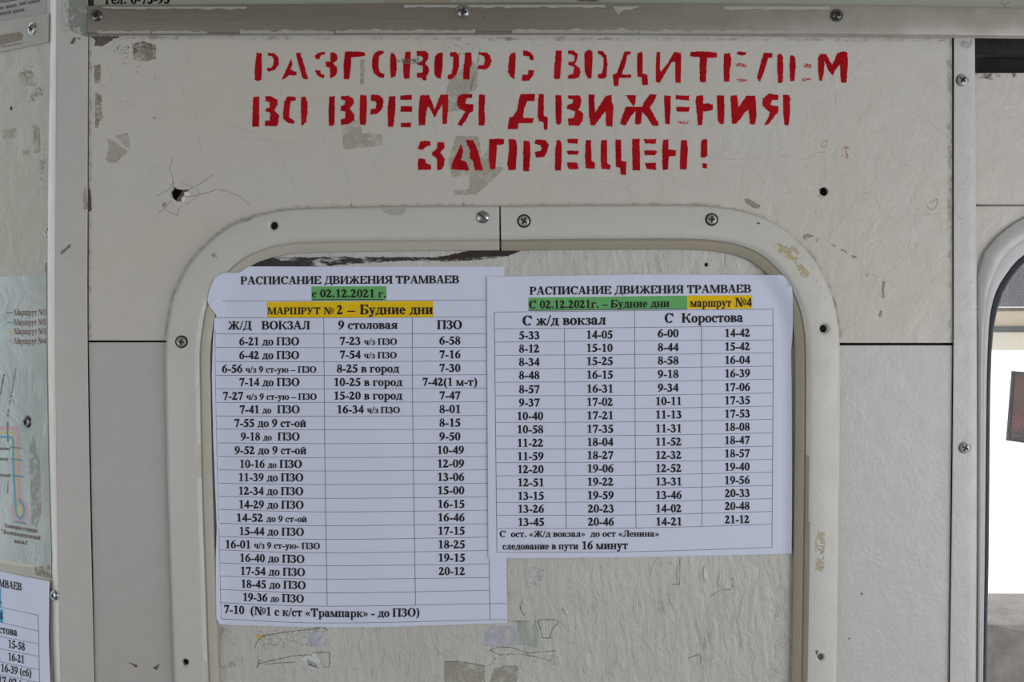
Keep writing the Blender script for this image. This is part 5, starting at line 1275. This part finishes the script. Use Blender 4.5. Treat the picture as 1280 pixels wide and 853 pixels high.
text(B, 'данной', -4, 14, 20, 16.8, 5.0); text(B, 'проезда.', 16, 31, 16.6, 13.6, 5.0)
convex_mesh('printed_text', B, 0.22, M['grey_ink'], nt_, F=L)
# route map
mp = thing('route_map', L(30, 700, 0), 'laminated pale green tram route map with coloured lines, screwed to the left wall', 'map')
lslab('film', [(-90, 345), (57.5, 340), (58.3, 430), (60, 560), (64, 706), (44, 709.5), (-90, 691)], 0.05, 0.45, M['map'], mp)
ldecal('tape_strip', [(-60, 339), (0, 335.5), (57, 329), (57, 342), (0, 346.5), (-60, 350)], 0.5, flat_mat('beige_tape_strip', (0.40, 0.365, 0.31), 0.3, 0.15, 120), mp)
ldecal('tape_strip', [(0, 700), (42, 707), (43, 710.5), (0, 704)], 0.5, flat_mat('cream_tape', (0.50, 0.47, 0.36), 0.4), mp)
ldecal('glue_stain', [(43, 706), (64, 707.5), (65, 724), (44, 719)], 0.1, stain_mat('brown_glue', (0.25, 0.215, 0.145), 0.85, 200, 0.6, 0.3), wall_left)
ldecal('grey_stripe', [(36, 560), (42, 545), (50, 580), (52, 640), (46, 660), (39, 655)], 0.5, stain_mat('grey_stripe_stain', (0.31, 0.32, 0.28), 0.9, 150, 0.4, 0.3, opacity=0.8), mp)
hm = 0.5
for y, k, s in ((391.2, 'teal', 'Маршрут №1'), (403.4, 'blue', 'Маршрут №2'), (414.9, 'map_yellow', 'Маршрут №3'), (427, 'pink', 'Маршрут №4')):
    poly_mesh('legend_dash', [[(8.5, y - 1), (15.8, y - .8), (15.8, y + 1.1), (8.5, y + .9)]], hm, M[k], mp, F=L)
    B = []; text(B, s, 17.3, 57.5, y + 3.2, y + 3.0, 7.4); convex_mesh('printed_text', B, hm, M['brown_ink'], mp, F=L)
def mapline(pts, w, k, hh):
    poly_mesh('route_line', [strip_poly(catmull(pts, 6), w)], hh, M[k], mp, F=L)
mapline([(-60, 528), (0, 535), (16, 535.6), (21.5, 539), (22.3, 560), (22.8, 600), (24, 626)], 4.6, 'pink', hm)
poly_mesh('route_loop', [circ(25, 638.5, 10.2, 24, 15.5)], hm, M['pink'], mp, F=L)
mapline([(-60, 533.5), (0, 540.7), (13, 541), (18, 545), (19, 560), (19.8, 600), (21.5, 638)], 3.4, 'map_yellow', hm + .04)
mapline([(-60, 539), (0, 546.2), (11, 546.6), (15.8, 550), (16.5, 565), (17.6, 600), (19.5, 632), (21, 642), (25.5, 649), (29.5, 641), (28, 630), (24, 627)], 2.9, 'blue', hm + .08)
poly_mesh('route_loop', [circ(25, 638.5, 3.8, 18, 7.2)], hm + .1, M['map_yellow'], mp, F=L)
for a, b in (((9.3, 527.5), (9.6, 553)), ((12.8, 559.3), (26.8, 560.8)), ((13.8, 573.8), (28.2, 575.8)), ((14.8, 594.3), (29.3, 596.6)), ((17.6, 652.3), (32.5, 654.8))):
    poly_mesh('stop_tick', [strip_poly([a, b], 1.6)], hm + .12, M['dkblue'], mp, F=L)
B = []
text(B, 'Конечная станция', 5.8, 47, 659.5, 666.5, 5.2); text(B, '"Железнодорожный', 1.5, 50.5, 667, 675.2, 5.2); text(B, 'вокзал"', 18, 35, 679, 681.5, 5.2)
text(B, 'лаево', -2, 12, 562.5, 563, 4); text(B, 'депо', -1, 10, 575.5, 576, 4); text(B, 'ельный', -4, 13, 595.5, 596.5, 4)
convex_mesh('printed_text', B, hm + .05, M['brown_ink'], mp, F=L)
def rot_text(s, xa, ya, xb, yb, cap):
    T = []; ln = math.hypot(xb - xa, yb - ya); text(T, s, 0, ln, 0, None, cap)
    ux, uy = (xb - xa) / ln, (yb - ya) / ln
    return [[(xa + x * ux - y * uy * .55, ya + x * uy + y * ux) for x, y in p] for p in T]
for B in (rot_text('ул. Л.Толстого', 10, 522, 20.5, 461, 4.2), rot_text('ул. Садовая', -3, 512, 6, 468, 4.2), rot_text('ост.', 10, 618, 11, 600, 3.4)):
    convex_mesh('street_name', B, hm + .05, M['red_ink'], mp, F=L)
put_screw(34, 527.5, 0.45, 8.4, 'pan', 'dark_steel', mp, 20, F=L)
put_screw(60, 290, -1.5, 7.6, 'pan', 'steel', trim_1, 20, F=L)
put_screw(68, 744.5, 1.2, 6.8, 'pan', 'steel', trim_1, 20, F=L)
# third timetable
t3 = thing('timetable_sheet', L(0, 853, 0), 'partly cut off timetable sheet on the side wall, below the laminated route map', 'timetable')
def h3(x, y): return 0.6 + 0.5 * mnoise.noise(Vector((x / 30, y / 60, 5))) + 1.2 * sm((x - 50) / 14)
sheet('paper', [(-90, 696), (0, 714.4), (30, 721), (55, 725.6), (62, 727), (61.5, 760), (61, 800), (63, 853), (66, 960), (-90, 930)], h3, M['paper'], t3, F=L, step=8)
poly_mesh('blue_highlight', [[(-20, 731), (1.2, 735.5), (1.4, 760), (-20, 755.5)], [(-20, 757), (3.6, 762.5), (3.8, 779.5), (-20, 774.5)]], hl, M['blue_hl'], t3, F=L, hf=h3)
B = []
for a, b, xr in ((759.2, 769.6, 47.5), (778.4, 789.2, 48), (796, 805.3, 48.4), (811.3, 821, 48.6), (827.4, 837.8, 49), (843.5, 853.8, 49.4), (860, 870, 50)):
    sl = (b - a) / xr; pline(B, [(-60, a - 60 * sl), (xr, b)], 0.5)
pline(B, [(47.4, 769.6), (48.2, 800), (49.2, 853), (50, 900)], 0.5); pline(B, [(-20, 785), (-19, 900)], 0.5)
convex_mesh('table_lines', B, hl, M['line'], t3, F=L, hf=h3)
B = []
text(B, 'РАСПИСАНИЕ ТРАМВАЕВ', -76, 27, 720, 738.7, 9.2); text(B, '4', -2, 3.3, 774.5, 775.5, 10); text(B, '.', 0.3, 1.9, 754.5, None, 9)
text(B, 'Коростова', -24, 21.5, 787, 795.6, 9.6); text(B, '15-58', 10.5, 31, 809.8, 813.8, 9.6); text(B, '16-21', 10.5, 30, 825.8, 829.6, 9.6)
text(B, '16-39 (сб)', 1.5, 39, 839.6, 847, 9.6); text(B, '17-07 (сб)', -2, 39, 855, 863, 9.6)
convex_mesh('printed_text', B, hl + .05, M['ink'], t3, F=L, hf=h3)

# ================================================================== BEHIND THE WINDOW: driver's cab
def at(px, py, Y):
    """point on the plane y = Y behind the wall, seen at px, py"""
    k = (D + Y) / D
    return Vector(((px - 640) * S * k, Y, (426.5 - py) * S * k))
def slab_at(name, pts, Y, t, mat, parent=None):
    f = [at(x, y, Y) for x, y in pts]; n = len(f); b = [v + Vector((0, t, 0)) for v in f]
    o = mesh_obj(name, f + b, [tuple(range(n))[::-1], tuple(n + i for i in range(n))] + [(i, (i + 1) % n, n + (i + 1) % n, n + i) for i in range(n)], mat, parent)
    bm = bmesh.new(); bm.from_mesh(o.data); bmesh.ops.recalc_face_normals(bm, faces=bm.faces); bm.to_mesh(o.data); bm.free(); return o
cab = thing('window_2', at(1260, 450, 0.9), kind='structure')
mau = flat_mat('cab_header_lining', (0.20, 0.17, 0.165), 0.6, 0.2, 8)
slab_at('header', [(1100, 150), (1900, 150), (1900, 383), (1100, 383)], 0.9, 0.03, mau, cab)
slab_at('rail', [(1100, 384.5), (1900, 384.5), (1900, 389), (1100, 389)], 0.9, 0.03, flat_mat('brown_cab_trim', (0.20, 0.13, 0.08), 0.6), cab)
slab_at('glazing_bar', [(1100, 408), (1900, 408), (1900, 415.5), (1100, 415.5)], 0.9, 0.02, flat_mat('dark_glazing_bar', (0.10, 0.09, 0.08), 0.6), cab)
slab_at('sun_film', [(1100, 389), (1900, 389), (1900, 408), (1100, 408)], 0.91, 0.002, flat_mat('cream_cab_lining', (0.9, 0.72, 0.5), 0.6), cab)
slab_at('sun_film', [(1100, 415.5), (1900, 415.5), (1900, 438), (1100, 438)], 0.91, 0.002, flat_mat('pale_cab_lining', (0.95, 0.82, 0.62), 0.6), cab)
box('cab_shade_roof', 0.05, 1.3, 0.03, 1.0, 0.30, 0.33, mau, cab)  # unseen roof, added to keep sky light off the card and header
sill = tag(slab_at('cab_sill', [(1150, 781), (1900, 784), (1900, 1100), (1150, 1100)], 0.85, 0.2, flat_mat('dusty_brown_sill', (0.24, 0.20, 0.17), 0.7, 0.4, 20)), 'dusty brown sill at the foot of the cab window, lower right', 'sill')
pic = thing('picture_card', at(1275, 550, 0.5), 'dark framed reddish picture card hanging behind the right window glass', 'picture')
slab_at('card_frame', [(1266, 464), (1340, 470), (1336, 562), (1259, 551)], 0.5, 0.004, flat_mat('dark_brown_card_frame', (0.012, 0.008, 0.007), 0.6), pic)
slab_at('card_print', [(1269, 469), (1336, 474), (1332, 556), (1263, 547)], 0.499, 0.001, flat_mat('red_brown_print', (0.10, 0.014, 0.008), 0.5, 0.9, 40), pic)

# small frame and board dirt
for par, h, pts in ((hf_l, 4.78, [(263, 318), (270, 317), (272, 323), (266, 322)]), (hf_l, 4.78, [(302, 277), (313, 273), (314, 275), (304, 279)]), (hf_r, 4.78, [(1019, 814), (1023, 813), (1021, 820)]), (hf_r, 4.78, [(945, 279), (950, 278), (949, 281)])):
    decal('paint_chip', pts, h, chip if par is hf_r else tape_b, par, 0.3, step=1)

tag(box('ground', -40, 60, 1.6, 90, -2.4, -2.3, flat_mat('snow_ground', (0.80, 0.80, 0.82), 0.8, 0.05, 2)), kind='structure')
